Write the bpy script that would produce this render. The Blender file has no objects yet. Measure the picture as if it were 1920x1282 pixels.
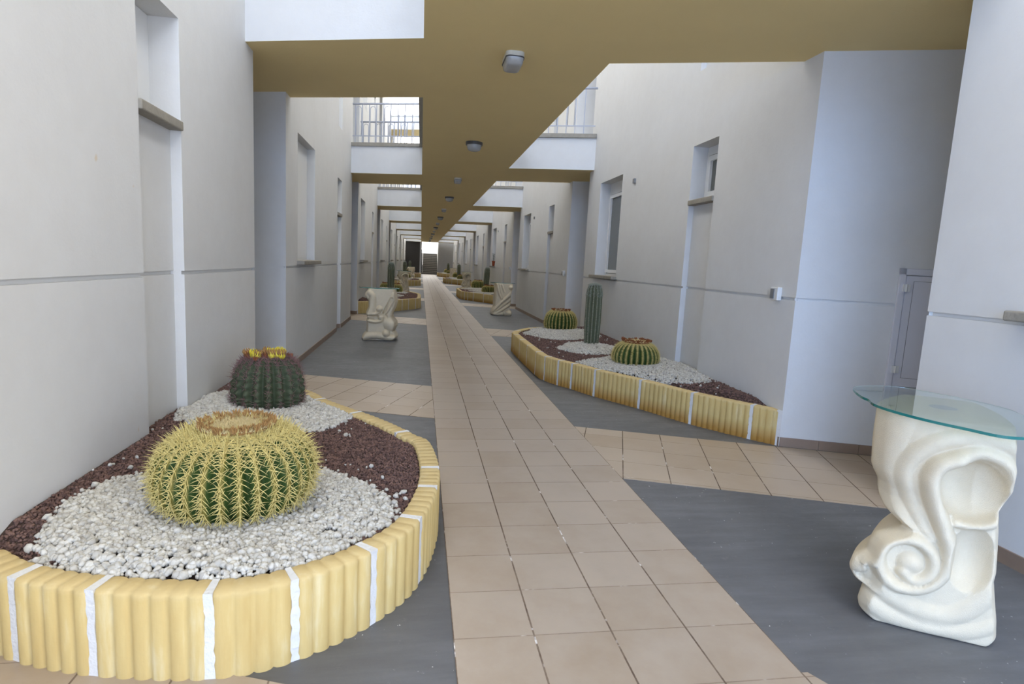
import bpy, bmesh, math, random
import numpy as np
from mathutils import Vector, Matrix
from math import sin, cos, tan, pi, sqrt, atan2, hypot

S = bpy.context.scene
COL = S.collection
# ------------------------------------------------------------------ camera
F_PX = 1082.45
YAW, PITCH, ROLL = .161992, .133252, .051627
CAM = Vector((-.174893, -2.154835, 1.51753))
def cam_axes():
    cy, sy, cp, sp = cos(YAW), sin(YAW), cos(PITCH), sin(PITCH)
    f = Vector((sy*cp, cy*cp, -sp)); r = Vector((cy, -sy, 0)); d = f.cross(r)
    c, s = cos(ROLL), sin(ROLL)
    return c*r - s*d, s*r + c*d, f
_r, _d, _f = cam_axes()
cd = bpy.data.cameras.new('camera'); cam = bpy.data.objects.new('camera', cd); COL.objects.link(cam)
M = Matrix(((_r.x, -_d.x, -_f.x), (_r.y, -_d.y, -_f.y), (_r.z, -_d.z, -_f.z))).to_4x4()
M.translation = CAM
cam.matrix_world = M
cd.sensor_fit = 'HORIZONTAL'; cd.sensor_width = 36; cd.lens = F_PX/1920*36
cd.clip_start = .05; cd.clip_end = 500
cd.dof.use_dof = True; cd.dof.focus_distance = 12.0; cd.dof.aperture_fstop = 8.0
S.camera = cam
# ------------------------------------------------------------------ world: bright overcast sky, bluer low behind the camera
W = bpy.data.worlds.new('sky'); S.world = W; W.use_nodes = True
nt = W.node_tree; nt.nodes.clear()
out = nt.nodes.new('ShaderNodeOutputWorld'); bg = nt.nodes.new('ShaderNodeBackground')
tc = nt.nodes.new('ShaderNodeTexCoord'); sx = nt.nodes.new('ShaderNodeSeparateXYZ')
mp = nt.nodes.new('ShaderNodeMapRange'); mp.inputs['From Min'].default_value = -.95; mp.inputs['From Max'].default_value = -.25
rp = nt.nodes.new('ShaderNodeValToRGB')
rp.color_ramp.elements[0].color = (.38, .58, 1, 1); rp.color_ramp.elements[1].color = (1, .985, .965, 1)
nt.links.new(tc.outputs['Generated'], sx.inputs[0]); dd = nt.nodes.new('ShaderNodeVectorMath'); dd.operation = 'DOT_PRODUCT'; dd.inputs[1].default_value = (.42, .90, 0)   # clear blue patch behind and left
nt.links.new(tc.outputs['Generated'], dd.inputs[0]); nt.links.new(dd.outputs['Value'], mp.inputs['Value'])
nt.links.new(mp.outputs[0], rp.inputs[0]); nt.links.new(rp.outputs[0], bg.inputs['Color'])
ms = nt.nodes.new('ShaderNodeMapRange'); ms.inputs['From Min'].default_value = -.95; ms.inputs['From Max'].default_value = -.4
ms.inputs['To Min'].default_value = 1.05; ms.inputs['To Max'].default_value = 1.0
nt.links.new(dd.outputs['Value'], ms.inputs['Value']); nt.links.new(ms.outputs[0], bg.inputs['Strength'])
nt.links.new(bg.outputs[0], out.inputs[0])
# ------------------------------------------------------------------ view
S.view_settings.view_transform = 'Standard'; S.view_settings.look = 'None'
S.view_settings.gamma = 1; S.view_settings.use_curve_mapping = False
S.view_settings.exposure = 2.75

# ------------------------------------------------------------------ layout numbers (metres)
P = 8.175          # one bay along the corridor
SK = .339615       # skew of the cross strips
TS = tan(SK); CS = cos(SK); SS = sin(SK)
XL, XR = -1.823, 3.102      # corridor walls
CL, CR = -.207, 1.502       # edges of the upper walkway slab
ZC, ZT = 3.415, 4.015       # slab underside / top
GZ = 1.341                  # groove height
def sy_(s, x): return s - x*TS
XO_L, XO_R = -4.2, 5.6      # ends of the side passages
YEND = 61.0

# ------------------------------------------------------------------ helpers
def srgb(r, g, b):
    f = lambda c: ((c/255+.055)/1.055)**2.4 if c/255 > .04045 else c/255/12.92
    return (f(r), f(g), f(b), 1)
def mat(name, col, rough=.8, bump=0, bscale=40, var=.0, vscale=3, metallic=0, spec=.5, col2=None):
    m = bpy.data.materials.new(name); m.use_nodes = True; t = m.node_tree; b = t.nodes['Principled BSDF']
    b.inputs['Base Color'].default_value = col; b.inputs['Roughness'].default_value = rough
    b.inputs['Metallic'].default_value = metallic; b.inputs['Specular IOR Level'].default_value = spec
    tcn = t.nodes.new('ShaderNodeTexCoord')
    if var or col2:
        n = t.nodes.new('ShaderNodeTexNoise'); n.inputs['Scale'].default_value = vscale; n.inputs['Detail'].default_value = 6
        n.inputs['Roughness'].default_value = .65
        t.links.new(tcn.outputs['Object'], n.inputs['Vector'])
        r = t.nodes.new('ShaderNodeValToRGB'); e = r.color_ramp.elements
        e[0].position = .3; e[1].position = .7
        c2 = col2 if col2 else tuple(c*(1-var) for c in col[:3])+(1,)
        e[0].color = c2; e[1].color = col
        t.links.new(n.outputs['Fac'], r.inputs[0]); t.links.new(r.outputs[0], b.inputs['Base Color'])
    if bump:
        n = t.nodes.new('ShaderNodeTexNoise'); n.inputs['Scale'].default_value = bscale; n.inputs['Detail'].default_value = 5
        t.links.new(tcn.outputs['Object'], n.inputs['Vector'])
        bp = t.nodes.new('ShaderNodeBump'); bp.inputs['Strength'].default_value = bump; bp.inputs['Distance'].default_value = .01
        t.links.new(n.outputs['Fac'], bp.inputs['Height']); t.links.new(bp.outputs[0], b.inputs['Normal'])
    return m
class NG:
    """tiny node helper"""
    def __init__(s, m): s.t = m.node_tree; s.b = s.t.nodes['Principled BSDF']
    def n(s, ty, **k):
        o = s.t.nodes.new(ty)
        for a, v in k.items(): setattr(o, a, v)
        return o
    def l(s, a, b): s.t.links.new(a, b)
    def math(s, op, a, b=None, c=None):
        o = s.n('ShaderNodeMath', operation=op)
        for i, v in enumerate((a, b, c)):
            if v is None: continue
            if isinstance(v, (int, float)): o.inputs[i].default_value = v
            else: s.l(v, o.inputs[i])
        return o.outputs[0]
    def noise(s, vec, scale, detail=4, rough=.5):
        o = s.n('ShaderNodeTexNoise'); o.inputs['Scale'].default_value = scale; o.inputs['Detail'].default_value = detail
        o.inputs['Roughness'].default_value = rough; s.l(vec, o.inputs['Vector']); return o.outputs['Fac']
    def ramp(s, fac, *st):
        o = s.n('ShaderNodeValToRGB'); e = o.color_ramp.elements
        while len(e) < len(st): e.new(.5)
        for i, (p, c) in enumerate(st): e[i].position = p; e[i].color = c if isinstance(c, tuple) else (c, c, c, 1)
        s.l(fac, o.inputs[0]); return o.outputs[0]
    def mix(s, f, a, b):
        o = s.n('ShaderNodeMix', data_type='RGBA')
        for i, v in ((0, f), (6, a), (7, b)):
            if isinstance(v, (int, float, tuple)): o.inputs[i].default_value = v
            else: s.l(v, o.inputs[i])
        return o.outputs[2]

def tile_mat(name, skewed=False, col=(172, 158, 142)):
    m = bpy.data.materials.new(name); m.use_nodes = True; g = NG(m)
    tcn = g.n('ShaderNodeTexCoord'); mpg = g.n('ShaderNodeMapping'); g.l(tcn.outputs['Object'], mpg.inputs[0])
    if skewed: mpg.inputs['Rotation'].default_value = (0, 0, SK)
    v = mpg.outputs[0]; sp = g.n('ShaderNodeSeparateXYZ'); g.l(v, sp.inputs[0])
    T = .3333 if not skewed else .343
    oy = 0 if not skewed else -3.336*CS
    ax = g.math('DIVIDE', sp.outputs[0], T); ay = g.math('DIVIDE', g.math('ADD', sp.outputs[1], oy), T)
    fx = g.math('ABSOLUTE', g.math('SUBTRACT', g.math('FRACT', g.math('ADD', ax, .5)), .5))
    fy = g.math('ABSOLUTE', g.math('SUBTRACT', g.math('FRACT', g.math('ADD', ay, .5)), .5))
    wob = g.math('MULTIPLY', g.noise(v, 60, 2), .006)
    jx = g.math('LESS_THAN', g.math('SUBTRACT', fx, wob), .0085); jy = g.math('LESS_THAN', g.math('SUBTRACT', fy, wob), .0045)
    j = g.math('MAXIMUM', jx, jy)
    cx = g.math('FLOOR', ax); cy = g.math('FLOOR', ay)
    cb = g.n('ShaderNodeCombineXYZ'); g.l(cx, cb.inputs[0]); g.l(cy, cb.inputs[1])
    wn = g.n('ShaderNodeTexWhiteNoise'); g.l(cb.outputs[0], wn.inputs['Vector'])
    n1 = g.noise(v, 3.5, 6, .6); n2 = g.noise(v, 90, 3)
    f = g.math('ADD', g.math('MULTIPLY', n1, .75), g.math('MULTIPLY', wn.outputs['Value'], .25))
    base = g.ramp(f, (.3, srgb(col[0]-11, col[1]-14, col[2]-17)), (.55, srgb(*col)), (.75, srgb(col[0]+6, col[1]+5, col[2]+4)))
    n3 = g.noise(v, 5, 4, .7)
    gr = g.ramp(n3, (.42, srgb(96, 80, 66)), (.58, srgb(128, 112, 96)), (.66, srgb(235, 232, 228)))
    c = g.mix(g.math('MULTIPLY', jy, .55), base, gr); c = g.mix(jx, c, gr); g.l(c, g.b.inputs['Base Color'])
    rr = g.math('ADD', g.math('MULTIPLY', n1, .25), .28); g.l(g.math('MAXIMUM', rr, j), g.b.inputs['Roughness'])
    bp = g.n('ShaderNodeBump'); bp.inputs['Distance'].default_value = .003; bp.inputs['Strength'].default_value = .7
    g.l(g.math('SUBTRACT', g.math('MULTIPLY', n2, .15), j), bp.inputs['Height']); g.l(bp.outputs[0], g.b.inputs['Normal'])
    return m
def concrete_mat():
    m = bpy.data.materials.new('grey_painted_concrete'); m.use_nodes = True; g = NG(m)
    tcn = g.n('ShaderNodeTexCoord'); v = tcn.outputs['Object']
    mpg = g.n('ShaderNodeMapping'); g.l(v, mpg.inputs[0]); mpg.inputs['Scale'].default_value = (.7, 4.5, 1); mpg.inputs['Rotation'].default_value = (0, 0, .3)
    n1 = g.noise(mpg.outputs[0], 2.4, 7, .62); n2 = g.noise(v, 1.3, 5); n3 = g.noise(v, 38, 3, .7); n4 = g.noise(v, 11, 5, .8)
    f = g.math('ADD', g.math('MULTIPLY', n1, .6), g.math('MULTIPLY', n2, .4))
    base = g.ramp(f, (.32, srgb(84, 84, 86)), (.5, srgb(95, 96, 98)), (.68, srgb(108, 109, 112)))
    sp = g.math('MULTIPLY', g.math('GREATER_THAN', n3, .70), g.math('GREATER_THAN', n2, .5))
    sm = g.ramp(n4, (.6, 0.), (.8, .22))
    c = g.mix(sm, base, srgb(190, 188, 185)); c = g.mix(sp, c, srgb(215, 215, 212))
    g.l(c, g.b.inputs['Base Color'])
    g.l(g.math('ADD', g.math('MULTIPLY', n4, .3), .36), g.b.inputs['Roughness'])
    bp = g.n('ShaderNodeBump'); bp.inputs['Distance'].default_value = .002; bp.inputs['Strength'].default_value = .6
    g.l(g.math('ADD', n4, n1), bp.inputs['Height']); g.l(bp.outputs[0], g.b.inputs['Normal'])
    return m
def wall_mat():
    m = bpy.data.materials.new('white_plaster'); m.use_nodes = True; g = NG(m)
    v = g.n('ShaderNodeTexCoord').outputs['Object']
    n1 = g.noise(v, .8, 4); n2 = g.noise(v, 6, 5, .6); n3 = g.noise(v, 55, 4, .6)
    f = g.math('ADD', g.math('MULTIPLY', n1, .6), g.math('MULTIPLY', n2, .4))
    base = g.ramp(f, (.3, srgb(211, 210, 207)), (.7, srgb(219, 219, 217)))
    for (cy, cz, ry, rz) in ((1.18, 1.943, .035, .05), (1.56, 1.85, .045, .035), (1.52, .42, .02, .05)):     # small damp stains in the plaster of the near left wall
        mpp = g.n('ShaderNodeMapping'); mpp.vector_type = 'TEXTURE'; g.l(v, mpp.inputs[0])
        mpp.inputs['Location'].default_value = (XL, cy, cz); mpp.inputs['Scale'].default_value = (.3, ry, rz)
        ln = g.n('ShaderNodeVectorMath', operation='LENGTH'); g.l(mpp.outputs[0], ln.inputs[0])
        f2 = g.math('ADD', ln.outputs['Value'], g.math('MULTIPLY', g.noise(v, 25, 4), 1.2))
        base = g.mix(g.ramp(f2, (.6, .6), (1.6, 0.)), base, srgb(205, 185, 150))
    g.l(base, g.b.inputs['Base Color']); g.b.inputs['Roughness'].default_value = .72; g.b.inputs['Specular IOR Level'].default_value = .25
    bp = g.n('ShaderNodeBump'); bp.inputs['Distance'].default_value = .006; bp.inputs['Strength'].default_value = .35
    g.l(g.math('ADD', g.math('MULTIPLY', n3, .35), n2), bp.inputs['Height']); g.l(bp.outputs[0], g.b.inputs['Normal'])
    return m
def curb_mat(name, stained):
    """cast yellow edging block: paler limewash smears, dark stain creeping up from the foot"""
    m = bpy.data.materials.new(name); m.use_nodes = True; g = NG(m)
    v = g.n('ShaderNodeTexCoord').outputs['Object']; sp = g.n('ShaderNodeSeparateXYZ'); g.l(v, sp.inputs[0])
    mpg = g.n('ShaderNodeMapping'); g.l(v, mpg.inputs[0]); mpg.inputs['Scale'].default_value = (14, 14, 2.0)
    n1 = g.noise(mpg.outputs[0], 1.2, 5, .6); n2 = g.noise(v, 40, 4)
    base = g.ramp(n1, (.3, srgb(186, 158, 98)), (.55, srgb(197, 172, 113)), (.72, srgb(208, 192, 148)))
    base = g.mix(g.math('MULTIPLY', n2, .25), base, srgb(194, 174, 120))
    top = g.ramp(sp.outputs[2], (.300, 0.), (.325, .55)); base = g.mix(top, base, srgb(200, 178, 130))
    fy = 1.0 if stained else 0.0
    h = g.math('SUBTRACT', g.math('ADD', g.math('MULTIPLY', n1, .14), .07), sp.outputs[2])
    st = g.math('MULTIPLY', g.ramp(g.math('ADD', g.math('MULTIPLY', h, 6), .15), (.05, 0.), (.8, .85)), fy)
    base = g.mix(st, base, srgb(160, 112, 34))
    g.l(base, g.b.inputs['Base Color']); g.b.inputs['Roughness'].default_value = .85
    bp = g.n('ShaderNodeBump'); bp.inputs['Distance'].default_value = .003; bp.inputs['Strength'].default_value = .5
    g.l(n2, bp.inputs['Height']); g.l(bp.outputs[0], g.b.inputs['Normal'])
    return m
def cactus_mat(name, c1, c2, c3):
    m = bpy.data.materials.new(name); m.use_nodes = True; g = NG(m)
    v = g.n('ShaderNodeTexCoord').outputs['Object']
    at = g.n('ShaderNodeAttribute'); at.attribute_name = 'rib'
    n = g.noise(v, 30, 5, .6)
    base = g.mix(n, srgb(*c1), srgb(*c2))
    base = g.mix(g.ramp(at.outputs['Fac'], (.75, 0.), (1., .55)), base, srgb(*c3))
    g.l(base, g.b.inputs['Base Color']); g.b.inputs['Roughness'].default_value = .65; g.b.inputs['Specular IOR Level'].default_value = .2
    return m

MW = wall_mat()
MO = mat('ochre_paint', srgb(234, 212, 154), .8, .15, 60, .03, 2)
MT = tile_mat('beige_floor_tile'); MTS = tile_mat('beige_floor_tile_cross_strip', True, (178, 162, 142))
MG = concrete_mat()
MB = mat('brown_tile_skirting', srgb(150, 128, 110), .45, .1, 50, .18, 6)
MS = mat('grey_stone_coping', srgb(156, 150, 138), .7, .4, 45, .2, 12)
MCB = curb_mat('yellow_cast_block', False); MCS = curb_mat('yellow_cast_block_stained', True)
MMO = mat('white_mortar', srgb(214, 213, 210), .85, .5, 70, .04, 20)
MRAIL = mat('pale_grey_painted_metal', srgb(172, 176, 188), .4)
MWF = mat('white_window_frame', srgb(232, 232, 230), .35)
MDK = mat('dark_far_wall', srgb(52, 49, 45), .8, .2, 40, .2, 3)  # left end wall, simply set darker than the right one
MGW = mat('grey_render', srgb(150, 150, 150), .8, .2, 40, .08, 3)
MSTEP = mat('dark_grey_stone_step', srgb(88, 86, 82), .6, .2, 40, .2, 6)
MSTONE = mat('cream_cast_stone', srgb(222, 208, 180), .85, .35, 260, .07, 14)
MGASKET = mat('black_rubber_gasket', srgb(45, 45, 45), .6)
MLB = mat('white_lamp_body', srgb(205, 203, 192), .5)
MLG = mat('frosted_lamp_glass', srgb(170, 172, 172), .25)
MLM = mat('dark_lamp_rim', srgb(84, 84, 86), .35)
MPL = mat('white_plastic', srgb(222, 222, 218), .4)
MPG = mat('grey_plastic', srgb(120, 122, 124), .4)
MTERR = mat('terracotta', srgb(176, 84, 48), .7)
MLEAF = mat('dark_green_leaf', srgb(44, 66, 40), .5)
MPURP = mat('dark_violet_leaf', srgb(52, 46, 62), .5)
MSOIL = mat('soil', srgb(60, 44, 36), .95, .8, 90)
MPANEL = mat('grey_blue_panel', srgb(214, 214, 220), .5)
MDISC = mat('grey_felt_disc', srgb(150, 150, 165), .6)
def glass(name, col, rough=0.0):
    m = bpy.data.materials.new(name); m.use_nodes = True; b = m.node_tree.nodes['Principled BSDF']
    b.inputs['Base Color'].default_value = col; b.inputs['Transmission Weight'].default_value = 1
    b.inputs['Roughness'].default_value = rough; b.inputs['IOR'].default_value = 1.5; return m
MGLASS = glass('green_tinted_glass', (.80, .93, .90, 1))
MGEDGE = glass('dark_green_glass_edge', (.03, .30, .27, 1)); MGEDGE.node_tree.nodes['Principled BSDF'].inputs['Transmission Weight'].default_value = .45
MPANE = mat('window_glass', srgb(96, 98, 92), .08, spec=.8)

def link(o, parent=None):
    COL.objects.link(o)
    if parent: o.parent = parent
    return o
def mesh(name, V, Fc, mats, parent=None, smooth=False, midx=None, loc=None, attr=None):
    me = bpy.data.meshes.new(name)
    V = np.asarray(V, dtype=np.float32)
    if isinstance(Fc, np.ndarray):
        me.vertices.add(len(V)); me.vertices.foreach_set('co', V.ravel())
        k = Fc.shape[1]; n = len(Fc)
        me.loops.add(n*k); me.loops.foreach_set('vertex_index', Fc.astype(np.int32).ravel())
        me.polygons.add(n); me.polygons.foreach_set('loop_start', np.arange(n, dtype=np.int32)*k)
        me.update(calc_edges=True)
    else:
        me.from_pydata([tuple(map(float, v)) for v in V], [], Fc)
    if not isinstance(mats, (list, tuple)): mats = [mats]
    for m in mats: me.materials.append(m)
    if midx is not None: me.polygons.foreach_set('material_index', np.asarray(midx, dtype=np.int32))
    if smooth: me.polygons.foreach_set('use_smooth', np.ones(len(me.polygons), dtype=bool))
    if attr is not None:
        a = me.attributes.new('rib', 'FLOAT', 'POINT'); a.data.foreach_set('value', np.asarray(attr, dtype=np.float32))
    me.validate(); me.update()
    o = bpy.data.objects.new(name, me)
    if loc: o.location = loc
    return link(o, parent)
def fix_normals(o):
    bm = bmesh.new(); bm.from_mesh(o.data); bmesh.ops.recalc_face_normals(bm, faces=bm.faces); bm.to_mesh(o.data); bm.free(); return o
def tag(o, label=None, cat=None, group=None, kind=None):
    if label: o['label'] = label
    if cat: o['category'] = cat
    if group: o['group'] = group
    if kind: o['kind'] = kind
    return o
def struct(o): o['kind'] = 'structure'; return o
def empty(name, loc=(0, 0, 0), rz=0):
    o = bpy.data.objects.new(name, None); o.location = loc; o.rotation_euler = (0, 0, rz); o.empty_display_size = .1
    return link(o)
def copy_tree(o, parent=None):
    c = o.copy(); COL.objects.link(c); c.parent = parent
    for ch in [x for x in COL.objects if x.parent == o]: copy_tree(ch, c)
    return c
class B:
    """vertex / face collector -> one mesh"""
    def __init__(s): s.V = []; s.F = []; s.M = []
    def add(s, V, F, m=0):
        k = len(s.V); s.V += [tuple(v) for v in V]; s.F += [tuple(i+k for i in f) for f in F]; s.M += [m]*len(F); return s
    def box(s, x0, x1, y0, y1, z0, z1, m=0):
        V = [(x, y, z) for z in (z0, z1) for y in (y0, y1) for x in (x0, x1)]
        return s.add(V, [(0, 2, 3, 1), (4, 5, 7, 6), (0, 1, 5, 4), (2, 6, 7, 3), (0, 4, 6, 2), (1, 3, 7, 5)], m)
    def prism(s, poly, z0, z1, m=0, mb=None, mt=None):
        n = len(poly); a = sum(poly[i][0]*poly[(i+1) % n][1]-poly[(i+1) % n][0]*poly[i][1] for i in range(n))
        if a < 0: poly = poly[::-1]
        V = [(x, y, z0) for x, y in poly]+[(x, y, z1) for x, y in poly]
        s.add(V, [(i, (i+1) % n, n+(i+1) % n, n+i) for i in range(n)], m)
        s.add(V, [tuple(range(n))[::-1]], m if mb is None else mb)
        return s.add(V, [tuple(range(n, 2*n))], m if mt is None else mt)
    def tube(s, pts, r, n=8, m=0, cap=True):
        pts = [Vector(p) for p in pts]; rs = r if isinstance(r, (list, tuple)) else [r]*len(pts)
        V = []; up = None
        for i, p in enumerate(pts):
            t = (pts[min(i+1, len(pts)-1)]-pts[max(i-1, 0)]).normalized()
            if up is None: up = t.orthogonal().normalized()
            up = (up-t*up.dot(t)).normalized(); w = t.cross(up)
            for k in range(n):
                a = 2*pi*k/n; V.append(p+(up*cos(a)+w*sin(a))*rs[i])
        F = [(i*n+k, i*n+(k+1) % n, (i+1)*n+(k+1) % n, (i+1)*n+k) for i in range(len(pts)-1) for k in range(n)]
        if cap: F += [tuple(range(n))[::-1], tuple((len(pts)-1)*n+k for k in range(n))]
        return s.add(V, F, m)
    def sphere(s, c, r, n=12, m=0, sq=(1, 1, 1)):
        V = [(c[0], c[1], c[2]-r*sq[2])]; F = []; h = n//2
        for i in range(1, h):
            a = -pi/2+pi*i/h
            for k in range(n): V.append((c[0]+r*sq[0]*cos(a)*cos(2*pi*k/n), c[1]+r*sq[1]*cos(a)*sin(2*pi*k/n), c[2]+r*sq[2]*sin(a)))
        V.append((c[0], c[1], c[2]+r*sq[2])); T = len(V)-1
        for k in range(n): F.append((0, 1+(k+1) % n, 1+k)); F.append((T, T-n+k, T-n+(k+1) % n))
        for i in range(h-2):
            for k in range(n): F.append((1+i*n+k, 1+i*n+(k+1) % n, 1+(i+1)*n+(k+1) % n, 1+(i+1)*n+k))
        return s.add(V, F, m)
    def xf(s, f): s.V = [tuple(f(*v)) for v in s.V]; return s
    def build(s, name, mats, parent=None, smooth=False, loc=None):
        return mesh(name, s.V, s.F, mats, parent, smooth, s.M, loc)
def bevel(o, w=.006, seg=2):
    md = o.modifiers.new('bevel', 'BEVEL'); md.width = w; md.segments = seg; md.limit_method = 'ANGLE'; return o
def skew_quad(x0, x1, s0, s1):
    return [(x0, sy_(s0, x0)), (x1, sy_(s0, x1)), (x1, sy_(s1, x1)), (x0, sy_(s1, x0))]

# ------------------------------------------------------------------ floor
struct(B().prism([(-14, -14), (XO_R+8, -14), (XO_R+8, YEND+4), (-14, YEND+4)], -.2, 0).build('floor', MG))
struct(B().prism([(0, -9), (1.333, -9), (1.333, YEND), (0, YEND)], -.05, .004).build('floor.001', MT))
def strip(side, s0, s1, far=0):
    if side < 0: poly = skew_quad(XO_L, 0, s0, s1)
    else: poly = skew_quad(1.333, XO_R, s0, s1)
    return struct(B().prism(poly, -.05, .003).build('floor.002', MTS))
for k in range(-1, 8):
    strip(-1, 3.336+k*P, 4.789+k*P); strip(1, 2.208+k*P, 3.558+k*P)
struct(B().prism(skew_quad(XL, 0, -2.4, -.41), -.05, .003).build('floor.003', MT))
struct(B().prism([(1.333, -.31), (1.36, -.31), (1.52, -.6), (1.52, -2.5), (1.333, -2.5)], -.05, .0035).build('floor.004', MT))

# ------------------------------------------------------------------ walls
def relief_wall(side, ya, yb, recesses, ztop, name):
    """solid wall block between two skew cross faces; front face carries recesses and the shadow groove"""
    X0 = XL if side < 0 else XR
    XO = XO_L if side < 0 else XO_R
    d_in = -1 if side < 0 else 1
    ys = {ya, yb}; zs = {0, ztop, GZ-.013, GZ+.013}
    for (y0, y1, z0, z1, d) in recesses: ys |= {y0, y1}; zs |= {z0, z1}
    ys = sorted(ys); zs = sorted(zs)
    def dep(i, j):
        if i < 0 or j < 0 or i >= len(ys)-1 or j >= len(zs)-1: return None
        yc = (ys[i]+ys[i+1])/2; zc = (zs[j]+zs[j+1])/2; d = 0
        for (y0, y1, z0, z1, dd) in recesses:
            if y0 < yc < y1 and z0 < zc < z1: d = max(d, dd)
        if abs(zc-GZ) < .01: d += .02
        return d
    b = B(); X = lambda d: X0+d_in*d
    def q(a, b_, c, d): b.add([a, b_, c, d], [(0, 1, 2, 3)])
    for i in range(len(ys)-1):
        for j in range(len(zs)-1):
            d = dep(i, j); y0, y1, z0, z1 = ys[i], ys[i+1], zs[j], zs[j+1]
            q((X(d), y0, z0), (X(d), y1, z0), (X(d), y1, z1), (X(d), y0, z1))
            e = dep(i+1, j)
            if e is not None and e != d: q((X(d), y1, z0), (X(e), y1, z0), (X(e), y1, z1), (X(d), y1, z1))
            e = dep(i, j+1)
            if e is not None and e != d: q((X(d), y0, z1), (X(e), y0, z1), (X(e), y1, z1), (X(d), y1, z1))
    # cross faces with groove, back, top
    dX = XO-X0
    for y in (ya, yb):
        sg = 1 if y == yb else -1
        zz = [0, GZ-.013, GZ+.013, ztop]; n = (sg*SS*.014, sg*CS*.014)
        for j in range(3):
            o = (0, 0) if j != 1 else (-n[0], -n[1])
            q((X0+o[0]*0, y+o[1], zz[j]), (XO, y-dX*TS+o[1], zz[j]), (XO, y-dX*TS+o[1], zz[j+1]), (X0, y+o[1], zz[j+1]))
        for j in (1, 2):
            q((X0, y, zz[j]), (XO, y-dX*TS, zz[j]), (XO, y-dX*TS-n[1], zz[j]), (X0, y-n[1], zz[j]))
    q((XO, ya-dX*TS, 0), (XO, yb-dX*TS, 0), (XO, yb-dX*TS, ztop), (XO, ya-dX*TS, ztop))
    q((X0, ya, ztop), (X0, yb, ztop), (XO, yb-dX*TS, ztop), (XO, ya-dX*TS, ztop))
    o = b.build(name, MW)
    bm = bmesh.new(); bm.from_mesh(o.data); bmesh.ops.remove_doubles(bm, verts=bm.verts, dist=.0005)
    bmesh.ops.recalc_face_normals(bm, faces=bm.faces); bm.to_mesh(o.data); bm.free()
    return struct(o)
ZTOP = 8.5
wn = 0
WIN = []
def window(side, y0, y1, z0, z1, depth, upstand, kind, ext=0):
    """window in its recess: frame, sash, pane, stone sill"""
    global wn
    wn += 1
    d_in = -1 if side < 0 else 1; X0 = XL if side < 0 else XR
    xb = X0+d_in*depth
    e = empty('window_%d' % wn, ((X0+xb)/2, (y0+y1)/2, z0)); struct(e)
    L = lambda o: setattr(o, 'location', -e.location) or o
    f = B(); t = .045
    zt = z1-(.16 if kind == 'tall' else .06) if side > 0 else z1-.002
    if side > 0: f.box(*sorted((xb-d_in*.002, xb-d_in*.04)), y0, y1, zt, z1-.001)       # blind box above the frame
    for a in ((y0+.001, y0+t, z0+t, zt-t), (y1-t, y1-.001, z0+t, zt-t), (y0+.001, y1-.001, z0+.001, z0+t), (y0+.001, y1-.001, zt-t, zt)):
        f.box(*sorted((xb-d_in*.005, xb-d_in*.05)), *a)
    L(f.build('frame', MWF, e))
    s = B(); i = .055; t2 = .06
    for a in ((y0+i, y0+i+t2, z0+i+t2, zt-i-t2), (y1-i-t2, y1-i, z0+i+t2, zt-i-t2), (y0+i, y1-i, z0+i, z0+i+t2), (y0+i, y1-i, zt-i-t2, zt-i)):
        s.box(*sorted((xb-d_in*.01, xb-d_in*.062)), *a)
    if side > 0: L(s.build('sash', MWF, e))
    else: i = 0; t2 = t+.003
    g = B(); g.box(*sorted((xb-d_in*.02, xb-d_in*(.028 if side > 0 else .055))), y0+i+t2-.005, y1-i-t2+.005, z0+i+t2-.005, zt-i-t2+.005)
    L(g.build('pane' if side > 0 else 'shutter', MPANE if side > 0 else MWF, e))
    if side < 0: gk_on = False
    else: gk_on = True
    gk = B()
    for a in ((y0+t, y0+t+.012, z0+t, zt-t), (y1-t-.012, y1-t, z0+t, zt-t), (y0+t, y1-t, zt-t-.012, zt-t)):
        gk.box(*sorted((xb-d_in*.012, xb-d_in*.03)), *a)
    if gk_on: L(gk.build('gasket', MGASKET, e))
    sl = B()
    if kind == 'tall': sl.box(*sorted((xb, X0-d_in*.10)), y0-.03 if side < 0 else y0-.04, y1+ext+(.03 if side < 0 else .07), z0-.05, z0+.006)
    else: sl.box(*sorted((xb, X0-d_in*.02)), y0+.002, y1-.002, z0-.055, z0+.006)
    o = sl.build('sill', MS, e); L(o); bevel(o, .008)
for k in range(-1, 7):
    o = k*P
    DW = .24; DN = .07
    # left wall, bay k : from passage k to passage k+1
    ya, yb = 5.40+o, 12.205+o
    r = [(6.09+o, 7.37+o, 1.42, 3.095, .17), (9.83+o, 10.44+o, 2.36, 3.03, DW), (9.83+o, 10.44+o, 0, 2.36, DN),
         (9.83+o, 10.44+o, 4.02, 6.8, DN), (6.09+o, 7.37+o, 5.6, 7.3, DW)]
    if k == -1: ya = -2.4; r = [q for q in r if q[0] > -.5]
    relief_wall(-1, ya, yb, r, ZTOP, 'wall_left')
    if k > -1: window(-1, 6.09+o, 7.37+o, 1.42, 3.095, .17, 0, 'tall')
    window(-1, 9.83+o, 10.44+o, 2.36, 3.03, DW, 0, 'small')
    ya, yb = 2.50+o, 9.32+o
    r = [(7.34+o, 8.55+o, 1.40, 3.10, DW), (4.17+o, 4.79+o, 2.41, 3.07, DW), (4.17+o, 4.79+o, 0, 2.41, DN),
         (4.17+o, 4.79+o, 3.95, 6.8, DN), (7.34+o, 8.55+o, 5.6, 7.3, DW)]
    if k == -1: ya = -3.0; r = [q for q in r if q[0] > -1.2]
    relief_wall(1, ya, yb, r, ZTOP, 'wall_right')
    window(1, 7.34+o, 8.55+o, 1.40, 3.10, DW, 0, 'tall', .12 if k == -1 else 0)
    if k > -1: window(1, 4.17+o, 4.79+o, 2.41, 3.07, DW, 0, 'small')
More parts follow.
